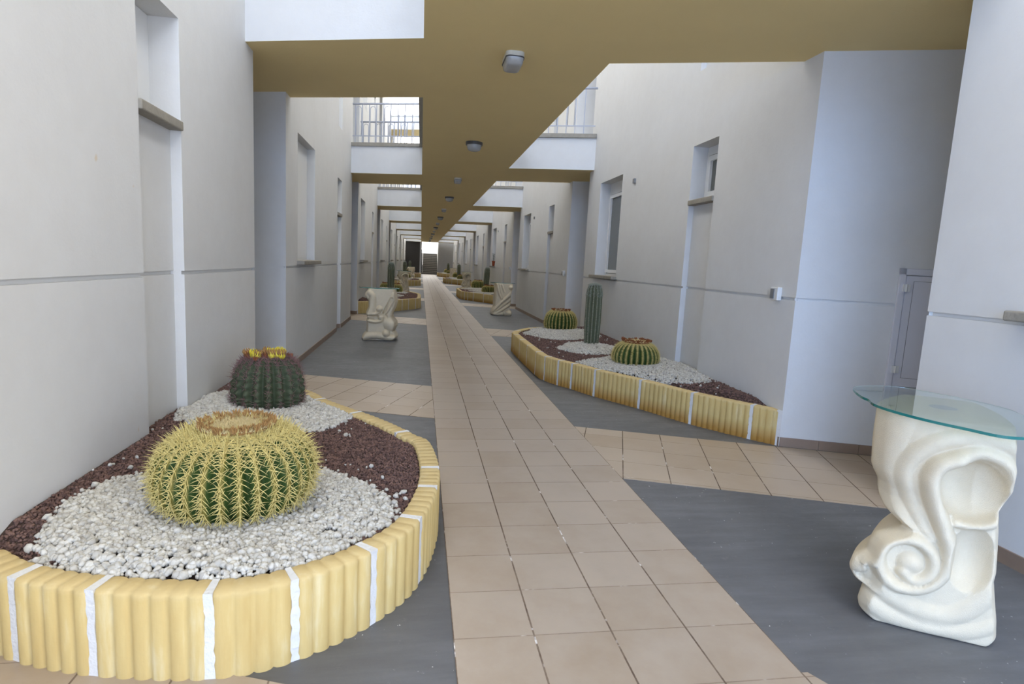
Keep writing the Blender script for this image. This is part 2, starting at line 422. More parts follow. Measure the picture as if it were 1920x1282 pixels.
# unseen walls closing the side passages, added to block light
struct(B().box(XO_L-.2, XO_L+.05, -1.5, YEND+4, 0, ZTOP).build('wall_left', MW))
struct(B().box(XO_R-.05, XO_R+.2, -3.8, YEND+4, 0, ZTOP).build('wall_right', MW))
# skirting
def skirting(side, pts, name):
    b = B()
    for (x0, y0), (x1, y1) in zip(pts[:-1], pts[1:]):
        d = Vector((x1-x0, y1-y0)); L = d.length; d /= L; n = Vector((-d.y, d.x))
        nseg = max(1, round(L/.335))
        for i in range(nseg):
            a = Vector((x0, y0))+d*(L*i/nseg+.002); c = Vector((x0, y0))+d*(L*(i+1)/nseg-.002)
            b.prism([(a.x, a.y), (c.x, c.y), (c.x+n.x*.012*side, c.y+n.y*.012*side), (a.x+n.x*.012*side, a.y+n.y*.012*side)], 0, .085)
    return struct(b.build(name, MB))
def along(side, k):
    o = k*P
    if side < 0:
        y = [5.40, 9.83, 10.44, 12.205]; X0 = XL; D = -.07; XO = XO_L
    else:
        y = [2.50, 4.17, 4.79, 9.32]; X0 = XR; D = .07; XO = XO_R
    dX = XO-X0
    y = [a+o for a in y]
    if k == -1: return [(XO, (-2.4 if side < 0 else -3.0)-dX*TS), (X0, -2.4 if side < 0 else -3.0)]+([(X0, y[1]), (X0+D, y[1]), (X0+D, y[2]), (X0, y[2])] if side < 0 else [])+[(X0, y[3]), (XO, y[3]-dX*TS)]
    return [(XO, y[0]-dX*TS), (X0, y[0]), (X0, y[1]), (X0+D, y[1]), (X0+D, y[2]), (X0, y[2]), (X0, y[3]), (XO, y[3]-dX*TS)]
for k in range(-1, 7):
    skirting(-1, along(-1, k), 'baseboard_left'); skirting(1, along(1, k), 'baseboard_right')

# ------------------------------------------------------------------ slabs: upper walkway with cross bridges (ochre underside, white sides)
def slab_level(z0, z1, nm, kmax):
    pts = []
    b = B()
    y0 = -5.0; y1 = YEND-.3
    # one continuous mesh: strip + bridges (touching boxes share planes)
    b.prism([(CL, y0), (CR, y0), (CR, y1), (CL, y1)], z0, z1, 0, 1)
    for k in range(-1, kmax):
        a = k*P
        b.prism(skew_quad(XO_L, CL, 3.138+a, 5.003+a), z0, z1, 0, 1)
        b.prism(skew_quad(CR, XO_R, 1.969+a, 3.856+a), z0, z1, 0, 1)
    return struct(b.build(nm, [MW, MO]))
slab_level(ZC, ZT, 'ceiling', 8)
slab_level(7.86, 8.46, 'ceiling.001', 8)
# stone coping along every slab edge
def coping(poly_edges, z, name='trim_1'):
    b = B(); w0, w1, h = .035, .16, .075
    for (p, q, nx, ny) in poly_edges:
        b.prism([(p[0]+nx*w0, p[1]+ny*w0), (q[0]+nx*w0, q[1]+ny*w0), (q[0]-nx*w1, q[1]-ny*w1), (p[0]-nx*w1, p[1]-ny*w1)], z, z+h)
    return struct(b.build(name, MS))
ti = 1
for z in (ZT, 8.46):
    for k in range(0, 7):
        a = k*P
        E = []
        # left well between bridge k and k+1
        s0, s1 = 5.003+a, 3.138+a+P
        E.append(((XL, sy_(s1, XL)), (CL, sy_(s1, CL)), -SS, -CS))
        E.append(((XL, sy_(s0, XL)), (CL, sy_(s0, CL)), SS, CS))
        E.append(((CL-.04, sy_(s0, CL)), (CL-.04, sy_(s1, CL)), -1, 0))
        s0, s1 = 3.856+a, 1.969+a+P
        E.append(((CR, sy_(s1, CR)), (XR, sy_(s1, XR)), -SS, -CS))
        E.append(((CR, sy_(s0, CR)), (XR, sy_(s0, XR)), SS, CS))
        E.append(((CR, sy_(s0, CR)), (CR, sy_(s1, CR)), 1, 0))
        coping(E, z, 'trim_%d' % ti); ti += 1

# ------------------------------------------------------------------ railings
def railing(p, q, label, group):
    p = Vector((p[0], p[1], ZT+.075)); q = Vector((q[0], q[1], ZT+.075)); d = q-p; L = d.length; d /= L
    e = empty('railing', p); e.rotation_euler = (0, 0, atan2(d.y, d.x)); tag(e, label, 'railing', group)
    B().tube([(0, 0, .86), (L, 0, .86)], .022, 8).build('top_rail', MRAIL, e, True)
    B().box(0, L, -.01, .01, .15, .17).build('bottom_rail', MRAIL, e)
    n = int(L/.172); x = .06
    bar = None
    for i in range(n):
        xx = x+i*.172
        if bar is None:
            bar = B().box(-.008, .008, -.008, .008, 0, .86).build('bar', MRAIL, e); bar.location = (xx, 0, 0)
        else:
            c = bar.copy(); COL.objects.link(c); c.parent = e; c.location = (xx, 0, 0)
    arch = None
    for i in range(0, n-1, 2):
        xx = x+i*.172+.086
        if arch is None:
            pts = [(-.065, 0, .17)]+[(-.065*cos(a), 0, .74+.065*sin(a)) for a in np.linspace(0, pi, 9)]+[(.065, 0, .17)]
            arch = B().tube(pts, .0075, 5).build('arch_bar', MRAIL, e, True); arch.location = (xx, 0, 0)
        else:
            c = arch.copy(); COL.objects.link(c); c.parent = e; c.location = (xx, 0, 0)
    return e
ORD = ['nearest', 'second nearest', 'third', 'fourth']
for k in range(0, 3):
    a = k*P
    w = ['first', 'second', 'third'][k]
    s1 = 3.138+a+P; i_ = .06
    railing((XL+.02, sy_(s1, XL)+i_), (CL-.02, sy_(s1, CL)+i_), 'arched pale grey railing, near edge of the %s upper bridge, left side' % w, 'upper bridge railings')
    if k < 2:
        s1 = 5.003+a+P
        railing((XL+.02, sy_(s1, XL)-i_), (CL-.02, sy_(s1, CL)-i_), 'pale grey railing, far edge of the %s upper bridge, left side' % w, 'upper bridge railings')
    s1 = 1.969+a+P
    railing((CR+.02, sy_(s1, CR)+i_), (XR-.02, sy_(s1, XR)+i_), 'pale grey railing, near edge of the %s upper bridge, right side' % w, 'upper bridge railings')

# ------------------------------------------------------------------ far end: walls, opening and stair
x0, x1 = -.11, 1.62
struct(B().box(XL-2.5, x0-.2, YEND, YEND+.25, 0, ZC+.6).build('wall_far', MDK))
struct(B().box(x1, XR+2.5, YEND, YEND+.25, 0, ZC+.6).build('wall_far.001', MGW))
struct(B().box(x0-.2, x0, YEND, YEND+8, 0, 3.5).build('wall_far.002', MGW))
struct(B().box(x1, x1+.2, YEND+.25, YEND+8, 0, 3.5).build('wall_far.003', MW))
st = empty('staircase', ((x0+x1)/2, YEND+.1, 0)); tag(st, 'dark grey stone staircase climbing to daylight at the far end of the corridor', 'staircase')
for i in range(12):
    s_ = B().box(x0-(x0+x1)/2+.01, x1-(x0+x1)/2-.01, .3*i, .3*12, .188*i, .188*(i+1)-.03).build('step', MSTEP, st)
    B().box(x0-(x0+x1)/2+.01, x1-(x0+x1)/2-.01, .3*i-.025, .3*12, .188*(i+1)-.03, .188*(i+1)).build('tread', MS, s_)
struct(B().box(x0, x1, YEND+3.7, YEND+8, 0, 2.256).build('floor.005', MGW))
struct(B().box(x0, x1, YEND+7.8, YEND+8, 2.256, 2.75).build('wall_far.004', MW))
hr = empty('handrail', (x0+.12, YEND+.2, 0)); tag(hr, 'thin white metal handrail on the left side of the far staircase', 'handrail')
B().tube([(0, 0, .95), (0, 3.6, 3.05)], .025, 6).build('rail', MWF, hr)
for i in range(4):
    y = .05+i*1.15
    B().tube([(0, y, .188*(int(y/.3)+1)-.01), (0, y, .95+y*2.1/3.6)], .018, 6).build('post', MWF, hr)

# ------------------------------------------------------------------ lamps under the ceiling
def lamp_proto():
    e = empty('ceiling_light'); w, l = .085, .165
    def rr(w, l, r, n=5):
        P_ = []
        for cx, cy, a0 in ((w-r, l-r, 0), (-w+r, l-r, 90), (-w+r, -l+r, 180), (w-r, -l+r, 270)):
            for i in range(n+1):
                a = math.radians(a0+90*i/n); P_.append((cx+r*cos(a), cy+r*sin(a)))
        return P_
    B().prism(rr(w, l, .05), -.04, 0).build('base', MLB, e)
    rm = B().prism(rr(w*1.02, l*1.01, .05), -.048, -.04).build('rim', MLM, e)
    b = B(); rings = [(1, -.048), (.97, -.075), (.88, -.098), (.7, -.11)]; V = []; n = 24
    for sc, z in rings: V += [(x*sc, y*sc, z) for x, y in rr(w*.95, l*.96, .05)]
    F = [(i*n+k, i*n+(k+1) % n, (i+1)*n+(k+1) % n, (i+1)*n+k) for i in range(3) for k in range(n)]+[tuple(3*n+k for k in range(n))]
    b.add(V, F).build('lens', MLG, e, True)
    return e
def lamp_wide():
    e = empty('ceiling_light')
    def disc(r, n=24, sx_=1): return [(r*sx_*cos(2*pi*i/n), r*cos(0)*sin(2*pi*i/n)) for i in range(n)]
    B().prism(disc(.135), -.045, 0).build('rim', MLM, e)
    b = B(); V = []; n = 24
    for r, z in ((.115, -.045), (.112, -.085), (.095, -.12), (.06, -.135)): V += [(x, y, z) for x, y in disc(r)]
    F = [(i*n+k, i*n+(k+1) % n, (i+1)*n+(k+1) % n, (i+1)*n+k) for i in range(3) for k in range(n)]+[tuple(3*n+k for k in range(n))]
    b.add(V, F).build('lens', MLG, e, True)
    return e
la = lamp_proto(); lb = lamp_wide()
ordn = ['nearest', 'second', 'third', 'fourth', 'fifth', 'sixth', 'seventh']
for k in range(7):
    o = la if k == 0 else copy_tree(la)
    o.location = (.61, 3.42+k*P, ZC); tag(o, '%s oblong white bulkhead light along the ochre ceiling strip, unlit' % ordn[k], 'light', 'oblong ceiling lights')
    o = lb if k == 0 else copy_tree(lb)
    o.location = (.61, 7.40+k*P, ZC); tag(o, '%s round glass bulkhead light with dark rim under the ochre ceiling strip' % ordn[k], 'light', 'round ceiling lights')

# ------------------------------------------------------------------ little wall boxes
def socket_box(k):
    e = empty('switch_box', (XR, 2.76+k*P, 1.375)); tag(e, ['white switch box with grey flap on right wall by the long planter', 'white switch box on the right wall beside the second passage', 'white switch box on the right wall by the third passage'][k], 'switch', 'wall switch boxes')
    o = B().box(-.045, 0, -.055, .055, -.06, .06).build('case', MPL, e); bevel(o, .006)
    B().box(-.052, -.045, -.005, .048, -.045, .045).build('cover_flap', MPG, e)
for k in range(3): socket_box(k)
for k in range(3):
    e = tag(B().box(-.03, 0, -.035, .035, -.035, .035).build('junction_box', MPG, None, False, (XR, 6.75+k*P, 2.91)),
        ['small grey junction box high on the right wall, nearest one', 'small grey junction box high on the right wall in the second bay', 'small grey junction box high on the right wall in the third bay'][k], 'junction box', 'wall junction boxes')
# meter cupboard on the right cross wall
cx0 = 3.85
e = empty('utility_cabinet', (cx0, sy_(3.558, cx0), .585)); e.rotation_euler = (0, 0, -SK)
tag(e, 'flush white utility cupboard with two hinges on the cross wall behind the stone table', 'cupboard')
e.location.y = 2.5-(cx0-XR)*TS-.004
fr = B()
for a in ((0, .85, 1.015, 1.07), (0, .85, 0, .05), (0, .05, 0, 1.07), (.8, .85, 0, 1.07)): fr.box(a[0], a[1], -.03, 0, a[2], a[3])
bevel(fr.build('frame', MPANEL, e), .004)
dr = bevel(B().box(.055, .795, -.018, 0, .055, 1.01).build('door', MPANEL, e), .004)
for z in (.205, .905):
    h = B().box(.03, .085, -.042, -.03, z-.03, z+.03); h.tube([(.055, -.045, z-.032), (.055, -.045, z+.032)], .007, 6)
    h.build('hinge', MPL, dr)
B().box(.115, .118, -.02, -.017, .13, .965).box(.115, .75, -.02, -.017, .13, .133).box(.115, .75, -.02, -.017, .962, .965).build('panel_line', MPG, dr)

# ------------------------------------------------------------------ planters edged with fluted yellow blocks
RS = np.random.RandomState(7)
def catmull(pts, n=14):
    P_ = [np.array(p, float) for p in pts]; P_ = [2*P_[0]-P_[1]]+P_+[2*P_[-1]-P_[-2]]; o = []
    for i in range(1, len(P_)-2):
        a, b, c, d = P_[i-1:i+3]
        for k in range(n):
            t = k/n
            o.append(.5*((2*b)+(-a+c)*t+(2*a-5*b+4*c-d)*t*t+(-a+3*b-3*c+d)*t**3))
    o.append(P_[-2]); return np.array(o)
def arclen(C_):
    return np.r_[0, np.cumsum(np.hypot(*np.diff(C_, axis=0).T))]
def inpoly(x, y, poly):
    ins = np.zeros(x.shape, bool); n = len(poly); j = n-1
    for i in range(n):
        xi, yi = poly[i]; xj, yj = poly[j]
        c = ((yi > y) != (yj > y)) & (x < (xj-xi)*(y-yi)/(yj-yi+1e-12)+xi)
        ins ^= c; j = i
    return ins
RIM = .325
def planter(name, label, side, path, joints, loc_y=0, group=None, seed=1, mcb=None):
    """path: outer foot line from wall to wall; joints: points where white mortar shows"""
    rs = np.random.RandomState(seed)
    C_ = catmull(path); A = arclen(C_); L = A[-1]
    def at(a):
        return np.array([np.interp(a, A, C_[:, 0]), np.interp(a, A, C_[:, 1])])
    def nrm(a):
        d = at(min(a+.02, L))-at(max(a-.02, 0)); d /= np.hypot(*d)
        return np.array([-d[1], d[0]])*side       # inward
    js = []
    for j in joints:
        if isinstance(j, (tuple, list)): js.append(A[np.argmin(np.hypot(*(C_-np.array(j)).T))])
        else: js.append(j)
    js = sorted(js); cut = [0.012]
    for a in js+[L-.012]:
        gap = a-cut[-1]
        if gap > .8:
            m_ = round(gap/.6)
            for i in range(1, m_): cut.append(cut[-1]+gap/m_*1.0 if i > 1 else cut[-1]+gap/m_)
        if a-cut[-1] > .1: cut.append(a)
    e = empty(name, (at(0)[0], at(L/2)[1], 0)); tag(e, label, 'planter', group)
    T = .11
    for a0, a1 in zip(cut[:-1], cut[1:]):
        a0 += .009; a1 -= .009; Lb = a1-a0; nf = max(2, round(Lb/.062)); N = nf*7
        V = []; n = N+1
        for i in range(n):
            a = a0+Lb*i/N; p = at(a); q = nrm(a); w = abs(sin(pi*nf*i/N))**.55*.015
            for off, z in ((.012-w, 0), (.012-w, RIM-.012), (.02-w*.8, RIM), (T-.018+w*.8, RIM), (T-.012+w, RIM-.01), (T-.012+w, .12)):
                V.append((p[0]+q[0]*off-e.location.x, p[1]+q[1]*off-e.location.y, z))
        F = [(i*6+k, (i+1)*6+k, (i+1)*6+k+1, i*6+k+1) for i in range(N) for k in range(5)]
        F += [tuple(range(6)), tuple((n-1)*6+k for k in range(6))[::-1]]
        o = mesh('curb_block', V, F, mcb or MCB, e); fix_normals(o)
        for i_, p_ in enumerate(o.data.polygons): p_.use_smooth = i_ < len(F)-2
    for a in cut[1:-1]:
        p = at(a); q = nrm(a); t_ = np.array([-q[1], q[0]])
        V = []; N = 12
        for i in range(N+1):
            z = RIM*i/N*1.006; wl = .0115+rs.uniform(0, .009); wr = .0115+rs.uniform(0, .009); out_ = .001-rs.uniform(0, .003)
            for s_, off in ((-wl, out_+.004), (wr, out_+.004), (wr*.8, T-.006), (-wl*.8, T-.006)):
                V.append((p[0]+t_[0]*s_+q[0]*off-e.location.x, p[1]+t_[1]*s_+q[1]*off-e.location.y, z))
        F = [(i*4+k, i*4+(k+1) % 4, (i+1)*4+(k+1) % 4, (i+1)*4+k) for i in range(N) for k in range(4)]+[(0, 1, 2, 3), (N*4, N*4+1, N*4+2, N*4+3)]
        fix_normals(mesh('mortar_joint', V, F, MMO, e))
    # white filler where the edging meets the wall
    for a, dr in ((0, 1), (L, -1))[0 if seed != 1 else 1:]:
        p = at(a); q = nrm(a); t_ = (at(min(.03, L))-at(0)) if dr == 1 else (at(L-.03)-at(L)); t_ /= np.hypot(*t_)
        b = B(); b.prism([tuple(p+t_*.0-e.location.xy), tuple(p+t_*.045-e.location.xy), tuple(p+t_*.045+q*T-e.location.xy), tuple(p+q*T-e.location.xy)], 0, RIM+.003)
        fix_normals(b.build('end_mortar', MMO, e))
    cen = [tuple(at(a)+nrm(a)*T*.5) for a in np.linspace(0, L, 90)]
    inn = [tuple(at(a)+nrm(a)*(T+.006)) for a in np.linspace(0, L, 160)]
    Xw = path[0][0]; Xi = Xw-.0*side
    return e, cen, inn
PATH = {}
def in_strip(y, side):
    a, b = (9.85-P, 10.42-P) if side < 0 else (4.19, 4.77)
    k = np.mod(y-a, P); return k < b-a
def pdist(x, y):
    p = PATH['p']; D = np.full(x.shape, 9.)
    for a, b in zip(p[:-1], p[1:]):
        ab = b-a; t = np.clip(((x-a[0])*ab[0]+(y-a[1])*ab[1])/(ab@ab+1e-9), 0, 1); D = np.minimum(D, np.hypot(x-a[0]-t*ab[0], y-a[1]-t*ab[1]))
    return D
def soil_h(x, y, side):
    Xw = XL if side < 0 else XR
    d = np.abs(x-Xw)
    return np.minimum(.298+.055*np.clip(1-d/1.3, 0, 1), .296+np.maximum(0, pdist(x, y)-.05)*.35)
def soil_mesh(name, cen, side, m, label, ext=.065):
    Xw = XL if side < 0 else XR
    poly = np.array([(Xw+ext*side, cen[0][1]-0)]+list(cen)+[(Xw+ext*side, cen[-1][1])]); PATH['p'] = np.array(cen)
    st = .03; xs = np.arange(poly[:, 0].min(), poly[:, 0].max()+st, st); ys = np.arange(poly[:, 1].min(), poly[:, 1].max()+st, st)
    X_, Y_ = np.meshgrid(xs, ys); Z_ = soil_h(X_, Y_, side)+RS.uniform(-.002, .002, X_.shape)
    cxm = X_[:-1, :-1]+st/2; cym = Y_[:-1, :-1]+st/2; ins = inpoly(cxm, cym, poly) & ((np.abs(cxm) < abs(Xw)) | in_strip(cym, side))
    nx = len(xs); idx = np.arange(X_.size).reshape(X_.shape)
    F = np.stack([idx[:-1, :-1], idx[:-1, 1:], idx[1:, 1:], idx[1:, :-1]], -1)[ins]
    o = mesh(name, np.stack([X_, Y_, Z_], -1).reshape(-1, 3), F, m, None, True)
    tag(o, label, 'soil', kind='stuff'); return o
def ico(sub):
    bm = bmesh.new(); bmesh.ops.create_icosphere(bm, subdivisions=sub, radius=1)
    V = np.array([v.co[:] for v in bm.verts]); F = np.array([[v.index for v in f.verts] for f in bm.faces]); bm.free(); return V, F
ICO = {1: ico(1), 2: ico(2)}
def pebbles(name, pts, r0, r1, m, sub, label, cat='gravel', flat=.75, jit=.16, power=2.0):
    V0, F0 = ICO[sub]; n = len(pts); nv = len(V0)
    sc = r0+(r1-r0)*RS.uniform(0, 1, n)**power
    a = RS.normal(size=(n, 3, 3)); Q, _ = np.linalg.qr(a)
    st = np.stack([RS.uniform(.75, 1.2, n), RS.uniform(.75, 1.1, n), RS.uniform(.6, .95, n)], -1)
    V = V0[None]*st[:, None]*(1+RS.uniform(-jit, jit, (n, nv, 1))); V = np.einsum('nvi,nij->nvj', V, Q)*sc[:, None, None]
    V = V+pts[:, None, :]
    F = F0[None]+(np.arange(n)*nv)[:, None, None]
    o = mesh(name, V.reshape(-1, 3), F.reshape(-1, 3), m, None, sub > 1)
    tag(o, label, cat, kind='stuff'); return o
def peb_mat(name, *cols):
    m = bpy.data.materials.new(name); m.use_nodes = True; g = NG(m)
    v = g.n('ShaderNodeTexCoord').outputs['Object']
    vo = g.n('ShaderNodeTexVoronoi'); vo.inputs['Scale'].default_value = 45; g.l(v, vo.inputs['Vector'])
    sx_ = g.n('ShaderNodeSeparateColor'); g.l(vo.outputs['Color'], sx_.inputs[0])
    c = g.ramp(sx_.outputs[0], *[(i/(len(cols)-1), srgb(*c)) for i, c in enumerate(cols)])
    g.l(c, g.b.inputs['Base Color']); g.b.inputs['Roughness'].default_value = .9; g.b.inputs['Specular IOR Level'].default_value = .2
    bp = g.n('ShaderNodeBump'); bp.inputs['Distance'].default_value = .002; bp.inputs['Strength'].default_value = .6
    g.l(g.noise(v, 250, 3), bp.inputs['Height']); g.l(bp.outputs[0], g.b.inputs['Normal'])
    return m
MPB = peb_mat('brown_lava_gravel', (80, 62, 58), (102, 79, 72), (122, 96, 86), (88, 70, 67))
MPW = peb_mat('white_limestone_gravel', (172, 168, 158), (188, 184, 174), (202, 199, 190), (164, 160, 152))
def ell(x, y, c):
    cx, cy, rx, ry = c
    a = np.arctan2(y-cy, x-cx); w = 1+.06*np.sin(3*a+cx*7)+.05*np.sin(5*a+cy*3)
    return np.hypot((x-cx)/rx, (y-cy)/ry)/w
def gravel(side, inn, whites, cacti, dens_b, rb, dens_w, rw, subw, where, off=0):
    Xw = XL if side < 0 else XR
    poly = np.array([(Xw+.06*side, inn[0][1])]+list(inn)+[(Xw+.06*side, inn[-1][1])])
    PATH['p'] = np.array(inn)
    infun = lambda x, y: inpoly(x, y, poly) & (pdist(x, y) > .062) & ((np.abs(x) < abs(Xw)-.012) | in_strip(y, side))
    lo, hi = poly.min(0), poly.max(0); area = np.prod(hi-lo)
    n = int(area*dens_b); x = RS.uniform(lo[0], hi[0], n); y = RS.uniform(lo[1], hi[1], n)
    ok = infun(x, y); mn = np.min([ell(x, y, c) for c in whites], 0); ok &= mn > .93
    for (cx, cy, r) in cacti: ok &= np.hypot(x-cx, y-cy) > r*.8
    x, y = x[ok], y[ok]; z = soil_h(x, y, side)+RS.uniform(-.001, .007, len(x))
    out_ = [pebbles('lava_gravel', np.stack([x, y, z], -1), rb[0], rb[1], MPB, 1, 'brown lava gravel filling '+where)]
    n = int(area*dens_w); x = RS.uniform(lo[0], hi[0], n); y = RS.uniform(lo[1], hi[1], n)
    ok = infun(x, y); mn = np.min([ell(x, y, c) for c in whites], 0)
    ok &= (mn < 1+np.abs(RS.normal(0, .035, n))) | ((mn < 1.5) & (RS.uniform(0, 1, n) < .006))
    for (cx, cy, r) in cacti: ok &= np.hypot(x-cx, y-cy) > r*.82
    x, y, mn = x[ok], y[ok], mn[ok]; z = soil_h(x, y, side)+.006+np.clip(1-mn, 0, .3)*.05+RS.uniform(0, .010, len(x))
    out_.append(pebbles('white_gravel', np.stack([x, y, z], -1), rw[0], rw[1], MPW, subw, 'white limestone gravel around the cacti in '+where, power=2.5))
    return out_

# ------------------------------------------------------------------ cacti
MG1 = cactus_mat('golden_barrel_green', (38, 58, 24), (60, 84, 38), (168, 146, 74))
MG2 = cactus_mat('dark_barrel_green', (50, 58, 42), (74, 84, 62), (92, 98, 78))
MG3 = cactus_mat('column_green', (74, 78, 58), (100, 106, 82), (148, 150, 128))
MSP1 = mat('yellow_spines', srgb(220, 202, 130), .5)
MSP2 = mat('reddish_purple_spines', srgb(128, 96, 96), .6)
MSP3 = mat('pale_grey_spines', srgb(190, 184, 166), .6)
MWOOL = mat('cream_wool', srgb(232, 212, 160), .95, .8, 120, .12, 60)
MWOOL2 = mat('grey_white_wool', srgb(176, 182, 170), .95, .8, 120, .2, 60)
MDRY = mat('dried_brown_flowers', srgb(168, 128, 76), .9, .4, 80, .35, 40)
MDRY2 = mat('rusty_dried_flowers', srgb(146, 84, 44), .9, .4, 80, .4, 40)
MYEL = mat('yellow_fruit', srgb(222, 204, 60), .6, .2, 60, .25, 25)
def cactus(name, label, cat, loc, R, prof, nrib, depth, bm_, sm, nare, slen, srad, nsp, crown, group=None, ribpow=.8, seed=3, t_sp=(0.02, .97), curl=.25, dense_top=False, und=0):
    """prof(t) -> (r 0..1, z) t from foot to crown"""
    rs = np.random.RandomState(seed)
    e = empty(name, loc); tag(e, label, cat, group)
    per = 8; NT = nrib*per; NZ = 40 if not und else 90
    th = np.arange(NT)*2*pi/NT; ph = np.abs(np.cos(nrib*th/2))   # 1 at crest
    ts = np.linspace(0, 1, NZ+1); V = []; A = []
    for t in ts:
        r, z = prof(t); rr = R*r*(1-depth*(1-ph**ribpow)*min(1, 3*r))*(1+und*sin(2*pi*nare*t)*ph**2)
        V += list(zip(rr*np.cos(th), rr*np.sin(th), np.full(NT, z))); A += list(ph)
    F = [(i*NT+k, i*NT+(k+1) % NT, (i+1)*NT+(k+1) % NT, (i+1)*NT+k) for i in range(NZ) for k in range(NT)]
    V.append((0, 0, V[-1][2])); A.append(0); F += [(NZ*NT+k, NZ*NT+(k+1) % NT, len(V)-1) for k in range(NT)]
    mesh('body', V, F, bm_, e, True, attr=A)
    # spines: clusters on the crest of every rib
    bp = []; bd = []; bl = []
    tt = np.linspace(t_sp[0], t_sp[1], nare)
    if dense_top: tt = np.sort(np.r_[tt, np.linspace(.72, t_sp[1], nare//3), np.linspace(.84, t_sp[1], nare//3)])
    for k in range(nrib):
        a = 2*pi*k/nrib; er = np.array([cos(a), sin(a), 0]); et = np.array([-sin(a), cos(a), 0])
        for t in tt:
            t = t+rs.uniform(-.3, .3)/nare; t = min(max(t, 0), 1)
            r, z = prof(t); r2, z2 = prof(min(t+.01, 1)); tv = er*(r2-r)*R+np.array([0, 0, z2-z]); tv /= np.linalg.norm(tv)+1e-9
            nv = np.cross(et, tv); nv /= np.linalg.norm(nv); nv = nv if nv@er >= -.2 else -nv
            p = er*R*r*.995+np.array([0, 0, z])
            for j in range(nsp):
                b_ = 2*pi*(j+.5*rs.uniform())/nsp; s_ = 1.0 if j else 0
                d = nv*(.42 if j else 1.0)+(et*cos(b_)*1.0+tv*sin(b_)*.75)*s_-np.array([0, 0, .12])+rs.normal(0, .09, 3)
                bp.append(p); bd.append(d/np.linalg.norm(d)); bl.append(slen*rs.uniform(.75, 1.15)*(1.05 if j == 0 else 1))
    bp = np.array(bp); bd = np.array(bd); bl = np.array(bl)[:, None]
    up = np.cross(bd, rs.normal(size=bd.shape)); up /= np.linalg.norm(up, axis=1)[:, None]; w = np.cross(bd, up)
    n = len(bp); mid = bp+bd*bl*.55+np.array([0, 0, -curl*.1])*bl; tip = bp+bd*bl+np.array([0, 0, -curl*.45])*bl
    VV = []
    for q, rad in ((bp, srad), (mid, srad*.75)):
        for i in range(3):
            a = 2*pi*i/3; VV.append(q+(up*cos(a)+w*sin(a))*rad)
    VV.append(tip); VV = np.stack(VV, 1)   # n,7,3
    f0 = np.array([[0, 1, 4], [0, 4, 3], [1, 2, 5], [1, 5, 4], [2, 0, 3], [2, 3, 5], [3, 4, 6], [4, 5, 6], [5, 3, 6]])
    o = mesh('spines', VV.reshape(-1, 3), (f0[None]+(np.arange(n)*7)[:, None, None]).reshape(-1, 3), sm, e)
    tag(o, kind='stuff')
    crown(e, rs, R, prof)
    return e
def fuzz(rs, n, rmax, z0f, ln, rad, tilt=.5, rmin=0):
    r = np.sqrt(rs.uniform(rmin**2, rmax**2, n)); a = rs.uniform(0, 2*pi, n)
    p = np.stack([r*np.cos(a), r*np.sin(a), np.array([z0f(x) for x in r])], -1)
    d = np.stack([tilt*r/rmax*np.cos(a), tilt*r/rmax*np.sin(a), np.ones(n)], -1)+rs.normal(0, .3, (n, 3)); d /= np.linalg.norm(d, axis=1)[:, None]
    up = np.cross(d, rs.normal(size=d.shape)); up /= np.linalg.norm(up, axis=1)[:, None]; w = np.cross(d, up); l = ln*rs.uniform(.6, 1.2, (n, 1))
    VV = np.stack([p+(up*cos(2*pi*i/3)+w*sin(2*pi*i/3))*rad for i in range(3)]+[p+d*l], 1)
    f0 = np.array([[0, 1, 3], [1, 2, 3], [2, 0, 3]])
    return VV.reshape(-1, 3), (f0[None]+(np.arange(n)*4)[:, None, None]).reshape(-1, 3)
def tuft_ring(e, rs, r, z, n, size, m, tall=1.0, jr=.14, name='dried_flower_ring'):
    b = B(); b.tube([(r*cos(2*pi*k/24), r*sin(2*pi*k/24), z-.012) for k in range(25)], size*.3, 6, cap=False)
    for i in range(n):
        a = 2*pi*i/n+rs.uniform(-.1, .1); rr = r*(1+rs.uniform(-jr, jr)); c = (rr*cos(a), rr*sin(a)); s_ = size*rs.uniform(.7, 1.2)
        for j in range(7):
            t = 2*pi*j/7+rs.uniform(0, .5); lean = rs.uniform(.1, .6)
            base = Vector((c[0]+cos(t)*s_*.18, c[1]+sin(t)*s_*.18, z-.004)); tip = base+Vector((cos(t)*s_*lean+cos(a)*s_*.2, sin(t)*s_*lean+sin(a)*s_*.2, s_*tall*rs.uniform(.7, 1.15)))
            b.tube([base, (base+tip)/2+Vector((0, 0, s_*.1)), tip], [s_*.17, s_*.17, s_*.04], 4)
    b.build(name, m, e)
def barrel_prof(zc, up, dn, pw=.62, top=.93):
    a0, a1 = -pi/2*.72, pi/2*.93
    def f(t):
        a = a0+(a1-a0)*t; c = abs(cos(a))**pw
        z = zc+(up*sin(a) if a > 0 else dn*sin(a))
        if c < .42: z -= (.42-c)*up*.35          # sunken crown
        return c, z
    return f
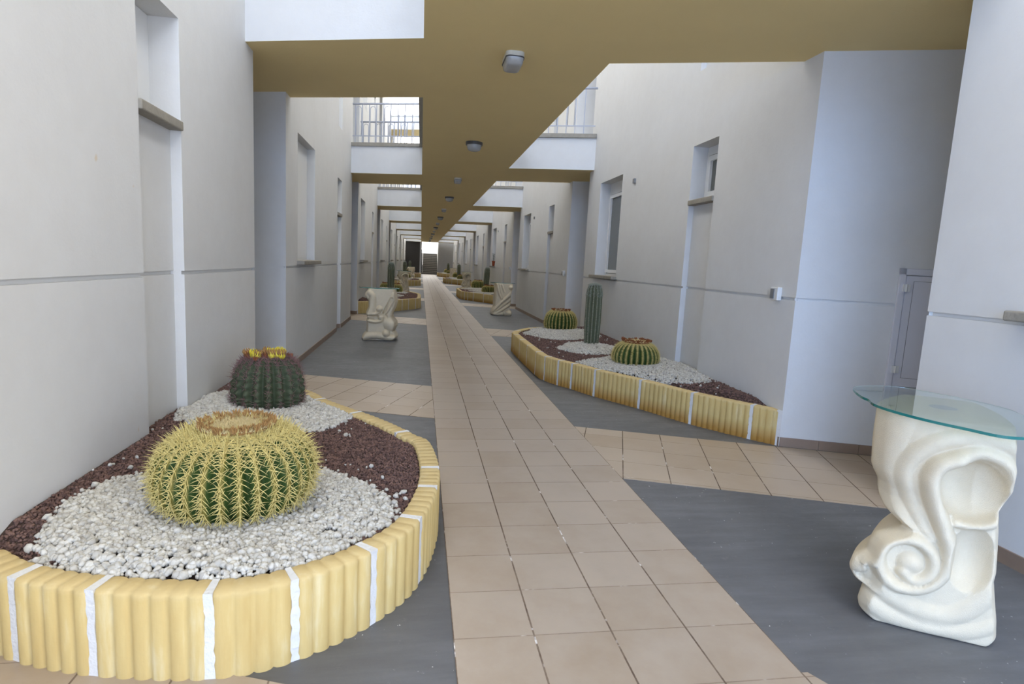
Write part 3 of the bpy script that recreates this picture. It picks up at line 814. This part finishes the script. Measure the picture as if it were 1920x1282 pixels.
def golden_crown(ringr, zr, woolr, m, full):
    def f(e, rs, R, prof):
        def zz(r):
            return zr-.010-.014*max(0, 1-r/(woolr*.9))
        n = 26; V = [(0, 0, zz(0)-.01)]
        for i in range(1, 7):
            r = woolr*i/6
            V += [(r*cos(2*pi*k/n), r*sin(2*pi*k/n), zz(r)-(.02 if i == 6 else 0)+rs.uniform(-.002, .002)) for k in range(n)]
        F = [(0, 1+k, 1+(k+1) % n) for k in range(n)]+[(1+i*n+k, 1+(i+1)*n+k, 1+(i+1)*n+(k+1) % n, 1+i*n+(k+1) % n) for i in range(5) for k in range(n)]
        mesh('woolly_crown', V, F, MWOOL, e, True)
        VV, FF = fuzz(rs, int(2600*(woolr/.2)**2), woolr, lambda r: zz(r), .022, .0022, .7)
        tag(mesh('crown_wool', VV, FF, MWOOL, e), kind='stuff')
        tuft_ring(e, rs, ringr, zz(ringr)+.004, 46 if full else 26, .027 if full else .036, m, 1.0, .10)
        if full: tuft_ring(e, rs, ringr*.80, zz(ringr*.9)+.002, 30, .020, m, 1.0, name='inner_flower_ring')
    return f
def dark_crown(e, rs, R, prof):
    z = prof(.99)[1]
    VV, FF = fuzz(rs, 500, R*.5, lambda r: z-.01, .05, .0022, 1.2)
    tag(mesh('crown_spines', VV, FF, MSP2, e), kind='stuff')
    b = B()
    for i in range(26):
        a = 2*pi*i/26+rs.uniform(-.1, .1); r = R*rs.uniform(.3, .62); c = Vector((r*cos(a), r*sin(a), z-.015))
        for j in range(5):
            t = 2*pi*j/5; b.tube([c, c+Vector((cos(t)*.01, sin(t)*.01, .016)), c+Vector((cos(t)*.018, sin(t)*.018, .034))], [.007, .007, .002], 4)
    b.build('dried_petals', MDRY2, e)
    spots = [(-.085, -.085, 0), (-.055, -.10, 1), (-.125, -.06, 2), (.0, -.06, 2), (.05, -.095, 1), (.085, -.07, 1), (.11, -.03, 0), (.06, -.01, 0), (.12, -.075, 1), (.02, -.03, 0), (-.02, .03, 2), (.07, .05, 0)]
    for x, y, kd in spots:
        fb = B(); h = .056
        fb.tube([(0, 0, 0), (0, 0, h*.35), (0, 0, h*.75), (0, 0, h)], [.015, .027, .026, .016], 10)
        for j in range(9):
            t = 2*pi*j/9; fb.tube([(.020*cos(t), .020*sin(t), h*.6), (.027*cos(t), .027*sin(t), h*1.0), (.020*cos(t), .020*sin(t), h*1.35)], [.0065, .0065, .0015], 4, 1)
        o = fb.build('fruit', [MYEL if kd < 2 else MDRY2, MYEL if kd == 0 else MDRY], e, True); o.location = (x, y, z-.006); o.rotation_euler = (y*1.5, -x*1.5+.1, x*20)
def column_crown(e, rs, R, prof):
    z = prof(1)[1]
    VV, FF = fuzz(rs, 900, R*.80, lambda r: z-.34*r*r/R, .024, .0018, 1.3)
    n = 2600; t = 1-.24*rs.uniform(0, 1, n)**1.4; a = np.round(rs.uniform(0, 13, n))*2*pi/13+rs.normal(0, .09, n)
    pr_ = np.array([prof(x) for x in t]); p = np.stack([R*pr_[:, 0]*np.cos(a), R*pr_[:, 0]*np.sin(a), pr_[:, 1]], -1)
    d = np.stack([np.cos(a), np.sin(a), .3+0*a], -1)+rs.normal(0, .6, (n, 3)); d /= np.linalg.norm(d, axis=1)[:, None]
    up = np.cross(d, rs.normal(size=d.shape)); up /= np.linalg.norm(up, axis=1)[:, None]; w = np.cross(d, up)
    V2 = np.stack([p+(up*cos(2*pi*i/3)+w*sin(2*pi*i/3))*.0018 for i in range(3)]+[p+d*.017], 1).reshape(-1, 3)
    f0 = np.array([[0, 1, 3], [1, 2, 3], [2, 0, 3]]); F2 = (f0[None]+(np.arange(n)*4)[:, None, None]).reshape(-1, 3)+len(VV)
    tag(mesh('crown_wool', np.vstack([VV, V2]), np.vstack([FF, F2]), MWOOL2, e), kind='stuff')
def col_prof(h, body=.8):
    def f(t):
        t0 = t*1.0
        if t0 < body: u = t0/body; return .86+.14*min(1, u*2.2)-.04*max(0, u-.6), u*h*.84
        u = (t0-body)/(1-body); a = u*pi/2
        return .965*cos(a)**.75 if u < .999 else .01, h*.84+h*.16*sin(a)
    return f
GZ0 = .33
gold_a = cactus('golden_barrel_cactus', 'largest golden barrel cactus with a cream crown ringed by dry brown flowers, nearest left', 'cactus', (-1.005, .635, .325), .352, barrel_prof(.165, .208, .20), 30, .16, MG1, MSP1, 21, .058, .0019, 7,
                golden_crown(.150, .398, .165, MDRY, True), 'golden barrel cacti', dense_top=True)
dark = cactus('barrel_cactus', 'dark green barrel cactus with purple spines and yellow fruits on top, near left planter', 'cactus', (-1.315, 2.47, .345), .266, barrel_prof(.09, .295, .14, .50), 19, .17, MG2, MSP2, 13, .050, .0017, 6, dark_crown, None, .9, 5, (0.1, .98), -.3, True, .035)
cactus_r1 = cactus('golden_barrel_cactus', 'golden barrel cactus with rusty flower ring, near end of the long right planter', 'cactus', (2.58, 4.83, .31), .298, barrel_prof(.12, .19, .15), 27, .18, MG1, MSP1, 24, .034, .0014, 8,
                golden_crown(.155, .325, .165, MDRY2, False), 'golden barrel cacti', seed=8, dense_top=True)
cactus_r2 = cactus('golden_barrel_cactus', 'taller golden barrel cactus at the far end of the long right planter', 'cactus', (2.50, 8.58, .30), .312, barrel_prof(.16, .235, .19, .5), 27, .18, MG1, MSP1, 24, .034, .0016, 8,
                golden_crown(.155, .405, .165, MDRY2, False), 'golden barrel cacti', seed=9, dense_top=True)
col_a = cactus('column_cactus', 'tall ribbed column cactus with whitish top standing mid planter at right', 'cactus', (2.51, 6.55, .30), .128, col_prof(.985), 13, .2, MG3, MSP3, 46, .016, .0010, 6, column_crown, 'column cacti', .9, 11, (.01, .97), 0)

# planters
eL, cenL, innL = planter('planter', 'near left planter edged with fluted yellow blocks and white mortar, holding two barrel cacti', -1*-1,
    [(XL, .16), (-1.60, .012), (-1.274, -.098), (-.871, -.15), (-.595, -.075), (-.326, .131), (-.135, .431), (-.035, .98), (-.075, 1.57), (-.173, 1.75), (-.33, 2.01), (-.5, 2.241), (-.73, 2.511), (-.934, 2.773), (-1.087, 3.026), (XL, 3.97)],
    [(-1.583, .02), (-1.274, -.1), (-.871, -.15), (-.595, -.07), (-.326, .131), (-.135, .431), (-.045, .80), (-.035, 1.10), (-.22, 1.84), (-.6, 2.36), (-.93, 2.77)])
soil_mesh('soil_bed', cenL, -1, MSOIL, 'dark soil under the gravel of the near left planter')
gravel(-1, cenL, [(-.99, .50, .69, .60), (-1.24, 2.42, .60, .66)], [(-1.03, .635, .33), (-1.315, 2.47, .24)], 11000, (.0055, .0105), 9500, (.0065, .019), 2, 'the near left planter')
pr = [(XR, 2.50), (2.925, 2.706), (2.57, 3.204), (2.258, 3.815), (1.913, 4.384), (1.732, 4.78), (1.609, 4.992), (1.495, 5.285), (1.45, 5.685), (1.445, 7.58), (1.50, 8.05), (1.70, 8.48), (1.97, 8.82), (2.4, 9.08), (XR, 9.25)]
jr_ = [(2.925, 2.706), (2.57, 3.204), (2.258, 3.815), (1.913, 4.384), (1.732, 4.78), (1.609, 4.992), (1.495, 5.285), (1.45, 5.685)]
eR, cenR, innR = planter('planter', 'long right planter edged with fluted yellow blocks stained brown at the foot, holding three cacti', -1, pr, jr_, seed=4, mcb=MCS)
sR = soil_mesh('soil_bed', cenR, 1, MSOIL, 'dark soil under the gravel of the long right planter')
wR = [(2.35, 7.95, .60, .92), (2.36, 6.12, .44, .60), (2.60, 4.55, .70, .90)]
gR = gravel(1, cenR, wR, [(2.58, 4.83, .28), (2.50, 8.58, .29), (2.51, 6.55, .12)], 3600, (.009, .015), 3200, (.011, .021), 1, 'the long right planter')
pl = [(XL, 13.70), (-1.42, 14.1), (-.95, 14.75), (-.5, 15.55), (-.19, 16.2), (-.15, 16.6), (-.15, 18.3), (-.26, 19.1), (-.60, 20.0), (-1.1, 20.25), (XL, 20.34)]
eL1, cenL1, innL1 = planter('planter', 'left planter behind the first left stone table, edged with fluted yellow blocks', 1, pl, [(-1.42, 14.1), (-.95, 14.75), (-.7, 15.2), (-.5, 15.55), (-.3, 15.95), (-.19, 16.2)], seed=6)
sL1 = soil_mesh('soil_bed', cenL1, -1, MSOIL, 'dark soil under the gravel of the left planter behind the first left table')
gL1 = gravel(-1, cenL1, [(-1.2, 17.1, .5, .6), (-1.15, 19.0, .55, .7), (-1.3, 15.4, .5, .7)], [(-1.12, 17.15, .11), (-1.08, 19.1, .2), (-1.45, 19.9, .15)], 1700, (.012, .02), 1500, (.014, .024), 1, 'the left planter behind the first left table')
PW = ['second', 'third']
def dupc(proto, dx, dy, label, base=None, sc=None):
    c = copy_tree(proto); c.location = (proto.location.x+dx, proto.location.y+dy, proto.location.z) if base is None else base
    if sc: c.scale = sc
    if label: c['label'] = label
    return c
for i, w in ((1, 'second'), (2, 'third'), (3, 'last')):
    dy = 2*P*i
    dupc(eR, 0, dy, 'fluted yellow block planter on the right, %s from the camera on that side' % w)
    for o, nm in zip([sR]+gR, ['dark soil bed', 'brown lava gravel', 'white gravel']): dupc(o, 0, dy, '%s in the %s right planter down the corridor' % (nm, w))
    dupc(cactus_r1, 0, dy, 'golden barrel cactus at the near end of the %s right planter' % w)
    dupc(cactus_r2, 0, dy, 'golden barrel cactus at the far end of the %s right planter' % w)
    c = dupc(col_a, 0, dy, 'column cactus in the %s right planter down the corridor' % w, base=(2.60, 6.2+dy, .30) if i == 1 else None, sc=(.95, .95, 1.05))
    if i == 1: c.rotation_euler = (0, math.radians(2.5), 0)
for i, w in ((0, 'second'), (1, 'third'), (2, 'last')):
    dy = 2*P*i
    if i:
        dupc(eL1, 0, dy, 'fluted yellow block planter on the left, %s from the camera on that side' % w)
        for o, nm in zip([sL1]+gL1, ['dark soil bed', 'brown lava gravel', 'white gravel']): dupc(o, 0, dy, '%s in the %s left planter down the corridor' % (nm, w))
    c = dupc(col_a, 0, 0, 'dark column cactus in the %s left planter down the corridor' % w, base=(-1.12, 17.15+dy, .29), sc=(.88, .88, 1.10))
    dupc(cactus_r1, 0, 0, 'golden barrel cactus right of the column cactus in the %s left planter' % w, base=(-1.04, 18.9+dy, .29), sc=(.85, .85, 1.05))
    dupc(cactus_r1, 0, 0, 'golden barrel cactus left of the column cactus in the %s left planter' % w, base=(-1.43, 19.75+dy, .29), sc=(.72, .72, 1.0))
    if i < 1: dupc(cactus_r1, 0, 0, 'small golden barrel cactus at the near end of the second left planter', base=(-1.35, 15.5, .29), sc=(.55, .55, .62))

# ------------------------------------------------------------------ carved stone pedestal tables
def dpoly(U, Z, pts):
    D = np.full(U.shape, 9.); T_ = np.zeros(U.shape); pts = np.array(pts); L = arclen(pts)
    for i in range(len(pts)-1):
        a, b = pts[i], pts[i+1]; ab = b-a; t = np.clip(((U-a[0])*ab[0]+(Z-a[1])*ab[1])/(ab@ab), 0, 1)
        d = np.hypot(U-a[0]-t*ab[0], Z-a[1]-t*ab[1]); m = d < D; D[m] = d[m]; T_[m] = ((L[i]+t*(L[i+1]-L[i]))/L[-1])[m]
    return D, T_
def ridge(U, Z, pts, w0, w1, h0, h1=None, sm=True):
    p = catmull(pts, 8) if sm else np.array(pts); h1 = h0 if h1 is None else h1
    D, T_ = dpoly(U, Z, p); w = w0+(w1-w0)*T_; h = h0+(h1-h0)*T_
    return h*np.sqrt(np.clip(1-(D/w)**2, 0, 1))
def ball(U, Z, c, r, h): return h*np.sqrt(np.clip(1-((U-c[0])**2+(Z-c[1])**2)/r**2, 0, 1))
def smax(*a):
    o = a[0]
    for b in a[1:]: o = np.log(np.exp(o*90)+np.exp(b*90))/90
    return o
def style_scroll(U, Z):
    tail = [(.262, .800), (.205, .762), (.183, .690), (.208, .59), (.25, .49), (.283, .397), (.275, .303), (.235, .232), (.175, .195), (.10, .197), (.05, .243), (.032, .311), (.055, .376), (.109, .412), (.172, .41), (.225, .365), (.236, .30), (.212, .252), (.17, .232), (.13, .262)]
    r1 = ridge(U, Z, tail, .040, .030, .085, .06)
    top = [(.262, .800), (.33, .842), (.42, .815), (.47, .74), (.478, .66), (.45, .575), (.37, .525), (.29, .52)]
    r2 = ridge(U, Z, top, .040, .022, .075, .05)
    a2 = [(.45, .885), (.32, .895), (.21, .870), (.125, .79), (.092, .696), (.115, .60), (.17, .50), (.222, .43)]
    r3 = ridge(U, Z, a2, .050, .020, .060, .03)
    r4 = ridge(U, Z, [(.07, .93), (.05, .8), (.04, .68), (.07, .57), (.12, .48)], .045, .02, .035, .02)
    sn = ball(U, Z, (.155, .305), .055, .06)
    w1 = ridge(U, Z, [(.02, .25), (.06, .165), (.15, .112), (.245, .09), (.335, .108), (.415, .19), (.462, .30), (.47, .40)], .05, .04, .055, .03)
    w2 = ridge(U, Z, [(.0, .1), (.1, .045), (.25, .03), (.4, .05), (.5, .12)], .045, .03, .045, .03)
    body = .012*np.ones(U.shape)
    h = smax(body, r1, r2, r3, r4, sn, w1, w2)
    q = np.clip(1-(((U-.335)/.118)**2+((Z-.665)/.135)**2), 0, 1); h -= q**.6*(.10+.10*np.clip((.36-U)/.15, 0, 1))
    q2 = np.clip(1-(((U-.365)/.085)**2+((Z-.37)/.15)**2), 0, 1); h -= q2*.07
    dd = np.hypot(U-.138, Z-.308); k = np.clip((dd-.118)/.03, 0, 1)*np.clip((.06-U)/.04, 0, 1)*np.clip((Z-.14)/.03, 0, 1)*np.clip((.455-Z)/.04, 0, 1)
    h -= k*.05-ball(U, Z, (-.03, .225), .035, .03)-ball(U, Z, (-.005, .27), .028, .03)
    return h
SIL_SCROLL_L = [(0, .02), (.02, .0), (.06, -.010), (.10, -.004), (.122, .010), (.14, .0), (.157, -.035), (.19, -.055), (.215, -.060), (.25, -.052), (.275, -.03), (.30, -.004), (.345, .006), (.38, .022), (.405, .050), (.425, .090), (.44, .118), (.455, .118), (.475, .085), (.50, .055), (.53, .042), (.60, .034), (.64, .012), (.67, .0), (.79, -.008), (.95, -.008)]
SIL_SCROLL_R = [(0, .50), (.03, .516), (.10, .508), (.28, .475), (.32, .478), (.49, .464), (.59, .45), (.64, .468), (.69, .484), (.79, .484), (.88, .472), (.95, .46)]
def style_cornu(U, Z):
    c = lambda x, y: ((x-70)/1080, (1215-y)/1080)
    r = [.012*np.ones(U.shape)]
    r.append(ridge(U, Z, [c(200, 265), c(265, 330), c(270, 430), c(245, 560), c(235, 640)], .055, .085, .07, .08))
    r.append(ball(U, Z, c(160, 330), .05, .05)); r.append(ball(U, Z, c(408, 585), .062, .10))
    r.append(ridge(U, Z, [c(150, 700), c(230, 690), c(330, 685), c(400, 650)], .04, .035, .09, .06))
    r.append(ridge(U, Z, [c(160, 800), c(250, 830), c(360, 840), c(450, 810), c(470, 740)], .045, .035, .10, .07))
    r.append(ball(U, Z, c(430, 745), .06, .085)); r.append(ball(U, Z, c(625, 890), .125, .085)); r.append(ball(U, Z, c(545, 1070), .075, .12))
    r.append(ridge(U, Z, [c(690, 300), c(640, 430), c(580, 580), c(520, 690)], .055, .025, .06, .05))
    r.append(ridge(U, Z, [c(90, 1170), c(200, 1130), c(400, 1120), c(600, 1160), c(740, 1150)], .07, .06, .08, .08))
    h = smax(*r)
    h -= .035*np.clip(1-(dpoly(U, Z, np.array([c(640, 380), c(500, 660), c(540, 740)]))[0]/.035)**2, 0, 1)
    h -= .035*np.clip(1-(dpoly(U, Z, np.array([c(170, 740), c(300, 760), c(370, 740)]))[0]/.035)**2, 0, 1)
    return h
SIL_CORNU_L = [(0, .005), (.04, .0), (.10, .03), (.15, .08), (.29, .085), (.37, .075), (.385, .105), (.41, .09), (.46, .075), (.50, .07), (.60, .11), (.72, .11), (.765, .07), (.80, .045), (.85, .05), (.90, .08), (.93, .11), (.95, .11)]
SIL_CORNU_R = [(0, .57), (.04, .62), (.08, .635), (.14, .60), (.17, .575), (.28, .62), (.35, .61), (.41, .56), (.47, .53), (.53, .55), (.62, .59), (.72, .615), (.82, .60), (.88, .59), (.95, .575)]
def style_drape(U, Z):
    c = lambda x, y: ((x-125)/1016, (1145-y)/1016)
    r = [.012*np.ones(U.shape)]
    r.append(ridge(U, Z, [c(230, 240), c(270, 340), c(320, 500), c(400, 650)], .045, .03, .07, .05))
    r.append(ridge(U, Z, [c(390, 230), c(430, 330), c(480, 440)], .035, .03, .045, .03)); r.append(ridge(U, Z, [c(330, 230), c(370, 400), c(420, 560)], .03, .03, .03, .03))
    r.append(ridge(U, Z, [c(165, 1010), c(280, 880), c(430, 720), c(600, 560), c(720, 430)], .04, .06, .06, .08))
    r.append(ridge(U, Z, [c(190, 1060), c(380, 900), c(560, 760), c(710, 620)], .035, .05, .05, .07))
    r.append(ridge(U, Z, [c(230, 1100), c(420, 980), c(600, 850), c(700, 760)], .05, .05, .06, .07))
    r.append(ball(U, Z, c(675, 300), .068, .11)); r.append(ball(U, Z, c(640, 1090), .11, .10)); r.append(ridge(U, Z, [c(150, 1110), c(300, 1110), c(450, 1090)], .05, .05, .06, .06))
    h = smax(*r); h -= .04*ball(U, Z, c(420, 660), .03, 1); return h
SIL_DRAPE_L = [(0, .03), (.03, .0), (.09, .0), (.18, .03), (.25, .07), (.50, .082), (.75, .085), (.88, .09), (.95, .085)]
SIL_DRAPE_R = [(0, .60), (.04, .61), (.10, .60), (.14, .57), (.20, .52), (.33, .565), (.50, .575), (.56, .56), (.64, .57), (.74, .585), (.80, .61), (.88, .605), (.95, .585)]
# outline of the shaped glass top, relative to the centre of the big table's glass (world axes), rotated into the stand's frame
GO = [(-.35, -.029), (-.335, .06), (-.286, .146), (-.27, .21), (-.208, .332), (-.13, .44), (-.031, .48), (.09, .495), (.202, .47), (.257, .364), (.305, .264), (.338, .15)]
GO = GO+[(-x, -y) for x, y in GO]
RZA = atan2(-.5263, .8503)
def glass_outline(rot):
    P_ = catmull([GO[-1]]+GO+[GO[0], GO[1]], 6)[6:-6]; P_ = P_*.95
    c, s_ = cos(rot), sin(rot); return [(x*c-y*s_, x*s_+y*c) for x, y in P_]
def table(name, label, loc, rz, style, SL, SR, D, off, goff, grot, gscale=1.0, rel=1.0):
    e = empty(name, loc, rz); tag(e, label, 'table', 'carved stone tables')
    H = .948; nu, nz, ns = 110, 170, 12
    zs = np.linspace(0, H, nz); sl = np.interp(zs, *zip(*SL)); sr = np.interp(zs, *zip(*SR))
    k = np.ones(3)/3; pad = lambda a: np.convolve(np.r_[[a[0]], a, [a[-1]]], k, 'valid'); sl, sr = pad(sl), pad(sr)
    uc = (SL[0][1]+SR[0][1])/2; rows = []
    tt = np.linspace(0, 1, nu)
    for i, z in enumerate(zs):
        o_ = np.interp(z, [0, .3, .5, .95], off)
        ul, ur = sl[i]+o_*.0, sr[i]; d = D if np.isscalar(D) else np.interp(z, [0, .3, .6, .95], D)
        u = ul+(ur-ul)*tt; rows.append((u, z, ul, ur, d, o_))
    U = np.array([r[0] for r in rows]); Z = np.repeat(zs[:, None], nu, 1)
    h = style(U, Z)
    ed = np.minimum(U-U[:, :1], U[:, -1:]-U); rr = .05
    rnd = rr*(1-np.sqrt(np.clip(1-np.clip(1-ed/rr, 0, 1)**2, 0, 1)))
    # front flank recedes on the left where the stand turns away
    W_ = -h*rel*np.clip(ed/.03, .15, 1)+rnd
    offs = np.array([r[5] for r in rows])[:, None]
    fl = np.clip(1-(U-U[:, :1])/np.maximum(offs*1.5, 1e-3), 0, 1); W_ = W_+fl*fl*.16*np.clip((Z-.46)/.1, 0, 1)*(offs > .05)
    V = []; n = nu+2*ns+nu//3
    for i in range(nz):
        u, z, ul, ur, d, o_ = rows[i]
        for j in range(nu): V.append((u[j], W_[i, j], z))
        w0 = W_[i, -1]
        for j in range(1, ns+1): t = j/(ns+1); V.append((ur+.02*sin(pi*t), w0+(d-.03-w0)*t, z))
        nb = nu//3
        for j in range(nb):
            t = j/(nb-1); ww = d-.03*(abs(2*t-1)**6)
            V.append((ur-(ur-(ul+o_))*t, ww, z))
        w1 = W_[i, 0]
        for j in range(1, ns+1): t = j/(ns+1); V.append((ul+o_*(1-t)-.015*sin(pi*t), d-.03+(w1-d+.03)*t, z))
    n = nu+ns+nb+ns
    V = np.array(V); V[:, 0] -= uc; Dm = D if np.isscalar(D) else D[0]; V[:, 1] -= Dm/2
    # round off the foot and the shoulder
    for i in range(nz):
        z = zs[i]; q = min(z/.018, (H-z)/.018, 1); sc = 1-.02*(1-sqrt(max(0, 1-(1-q)**2)))
        V[i*n:(i+1)*n, :2] = V[i*n:(i+1)*n, :2].mean(0)+(V[i*n:(i+1)*n, :2]-V[i*n:(i+1)*n, :2].mean(0))*sc
    F = [(i*n+k_, i*n+(k_+1) % n, (i+1)*n+(k_+1) % n, (i+1)*n+k_) for i in range(nz-1) for k_ in range(n)]
    cb, ct = len(V), len(V)+1
    V = np.vstack([V, V[:n].mean(0), V[(nz-1)*n:nz*n].mean(0)])
    F4 = np.array(F); me_f = [tuple(f) for f in F]+[(cb, (k_+1) % n, k_) for k_ in range(n)]+[(ct, (nz-1)*n+k_, (nz-1)*n+(k_+1) % n) for k_ in range(n)]
    o = mesh('pedestal', V, me_f, MSTONE, e, True); fix_normals(o)
    P_ = [(x*gscale+goff[0], y*gscale+goff[1]) for x, y in glass_outline(grot)]
    g = B().prism(P_, .949, .961, 1, 0, 0).build('glass_top', [MGLASS, MGEDGE], e); bevel(g, .0015, 2)
    d_ = B().prism([(goff[0]+.055*cos(2*pi*i/24), goff[1]+.055*sin(2*pi*i/24)) for i in range(24)], .9455, .9488).build('felt_pad', MDISC, e)
    return e
e_ = np.array([.8503, -.5263]); n_ = np.array([.5263, .8503]); DA = (.40, .40, .50, .55)
bc = np.array([1.871, .028])+e_*.26+n_*.20
gw = np.array([2.24, .118])-bc; go = (gw@e_, gw@n_)
tA = table('pedestal_table', 'large carved cream stone table with spiral scroll and shaped glass top, nearest right', (bc[0], bc[1], .004), RZA, style_scroll, SIL_SCROLL_L, SIL_SCROLL_R, DA, (.13, .13, .15, .16), go, -RZA)
tB = table('pedestal_table', 'carved stone table with cornucopia and balls, nearest one on the left', (-.925, 8.93, .004), 0, style_cornu, SIL_CORNU_L, SIL_CORNU_R, .42, (0, 0, 0, 0), (0.0, 0.0), math.radians(100), .78, 1.35)
tC = table('pedestal_table', 'carved stone table with diagonal drapery folds and a ball, nearest right behind the long planter', (2.26, 15.05, .004), 0, style_drape, SIL_DRAPE_L, SIL_DRAPE_R, .42, (0, 0, 0, 0), (0.0, 0.0), math.radians(100), .78, 1.4)
def tcopy(t, loc, rz, label):
    c = copy_tree(t); c.location = loc; c.rotation_euler = (0, 0, rz); c['label'] = label
tcopy(tA, (-.95, 25.5, .004), .05, 'carved stone scroll table on the left, second from the camera, behind the second left planter')
tcopy(tA, (2.45, 31.3, .004), -.1, 'carved stone scroll table on the right, between the second and third right planters')
tcopy(tB, (-.93, 42.3, .004), 0, 'carved stone table on the left, third from the camera')
tcopy(tC, (2.55, 47.9, .004), 0, 'carved stone table on the right, farthest from the camera')

# ------------------------------------------------------------------ potted plant on a window sill
e = empty('potted_plant', (XR-.02, 24.15, 1.401)); tag(e, 'terracotta pot with a dark leafy plant on a window sill of the right wall', 'plant')
pb = B(); n = 20; V = []
for r, z in ((.052, 0), (.070, .19), (.078, .19), (.080, .225), (.072, .225), (.066, .2)): V += [(r*cos(2*pi*i/n), r*sin(2*pi*i/n), z) for i in range(n)]
F = [(i*n+k, i*n+(k+1) % n, (i+1)*n+(k+1) % n, (i+1)*n+k) for i in range(5) for k in range(n)]+[tuple(range(n))[::-1]]
pb.add(V, F); pot = pb.build('pot', MTERR, e, True)
B().prism([(.066*cos(2*pi*i/n), .066*sin(2*pi*i/n)) for i in range(n)], .19, .2).build('soil', MSOIL, pot)
rs = np.random.RandomState(2); lv = B(); sm_ = B()
for i in range(26):
    a = rs.uniform(0, 2*pi); h = rs.uniform(.02, .38); L = rs.uniform(.07, .13); c = Vector((rs.uniform(-.03, .03), rs.uniform(-.03, .03), .2+h))
    d = Vector((cos(a), sin(a), rs.uniform(-.1, .7))).normalized(); s_ = d.cross(Vector((0, 0, 1))).normalized()
    up = s_.cross(d); V = []
    for k in range(6):
        t = k/5; w = .02*sin(pi*min(1, t*.95+.05)); p = c+d*L*t-Vector((0, 0, .03*t*t)); V += [p-s_*w+up*.004, p-up*.0015, p+s_*w+up*.004]
    lv.add(V, [(k*3+j, k*3+j+1, k*3+j+4, k*3+j+3) for k in range(5) for j in range(2)], 0 if h < .2 else 1)
for i in range(4):
    a = i*1.6; sm_.tube([(.02*cos(a), .02*sin(a), .19), (.025*cos(a), .025*sin(a), .4), (.04*cos(a), .04*sin(a), .56)], .004, 5)
lv.build('leaves', [MLEAF, MPURP], e, True); sm_.build('stem', MLEAF, e)
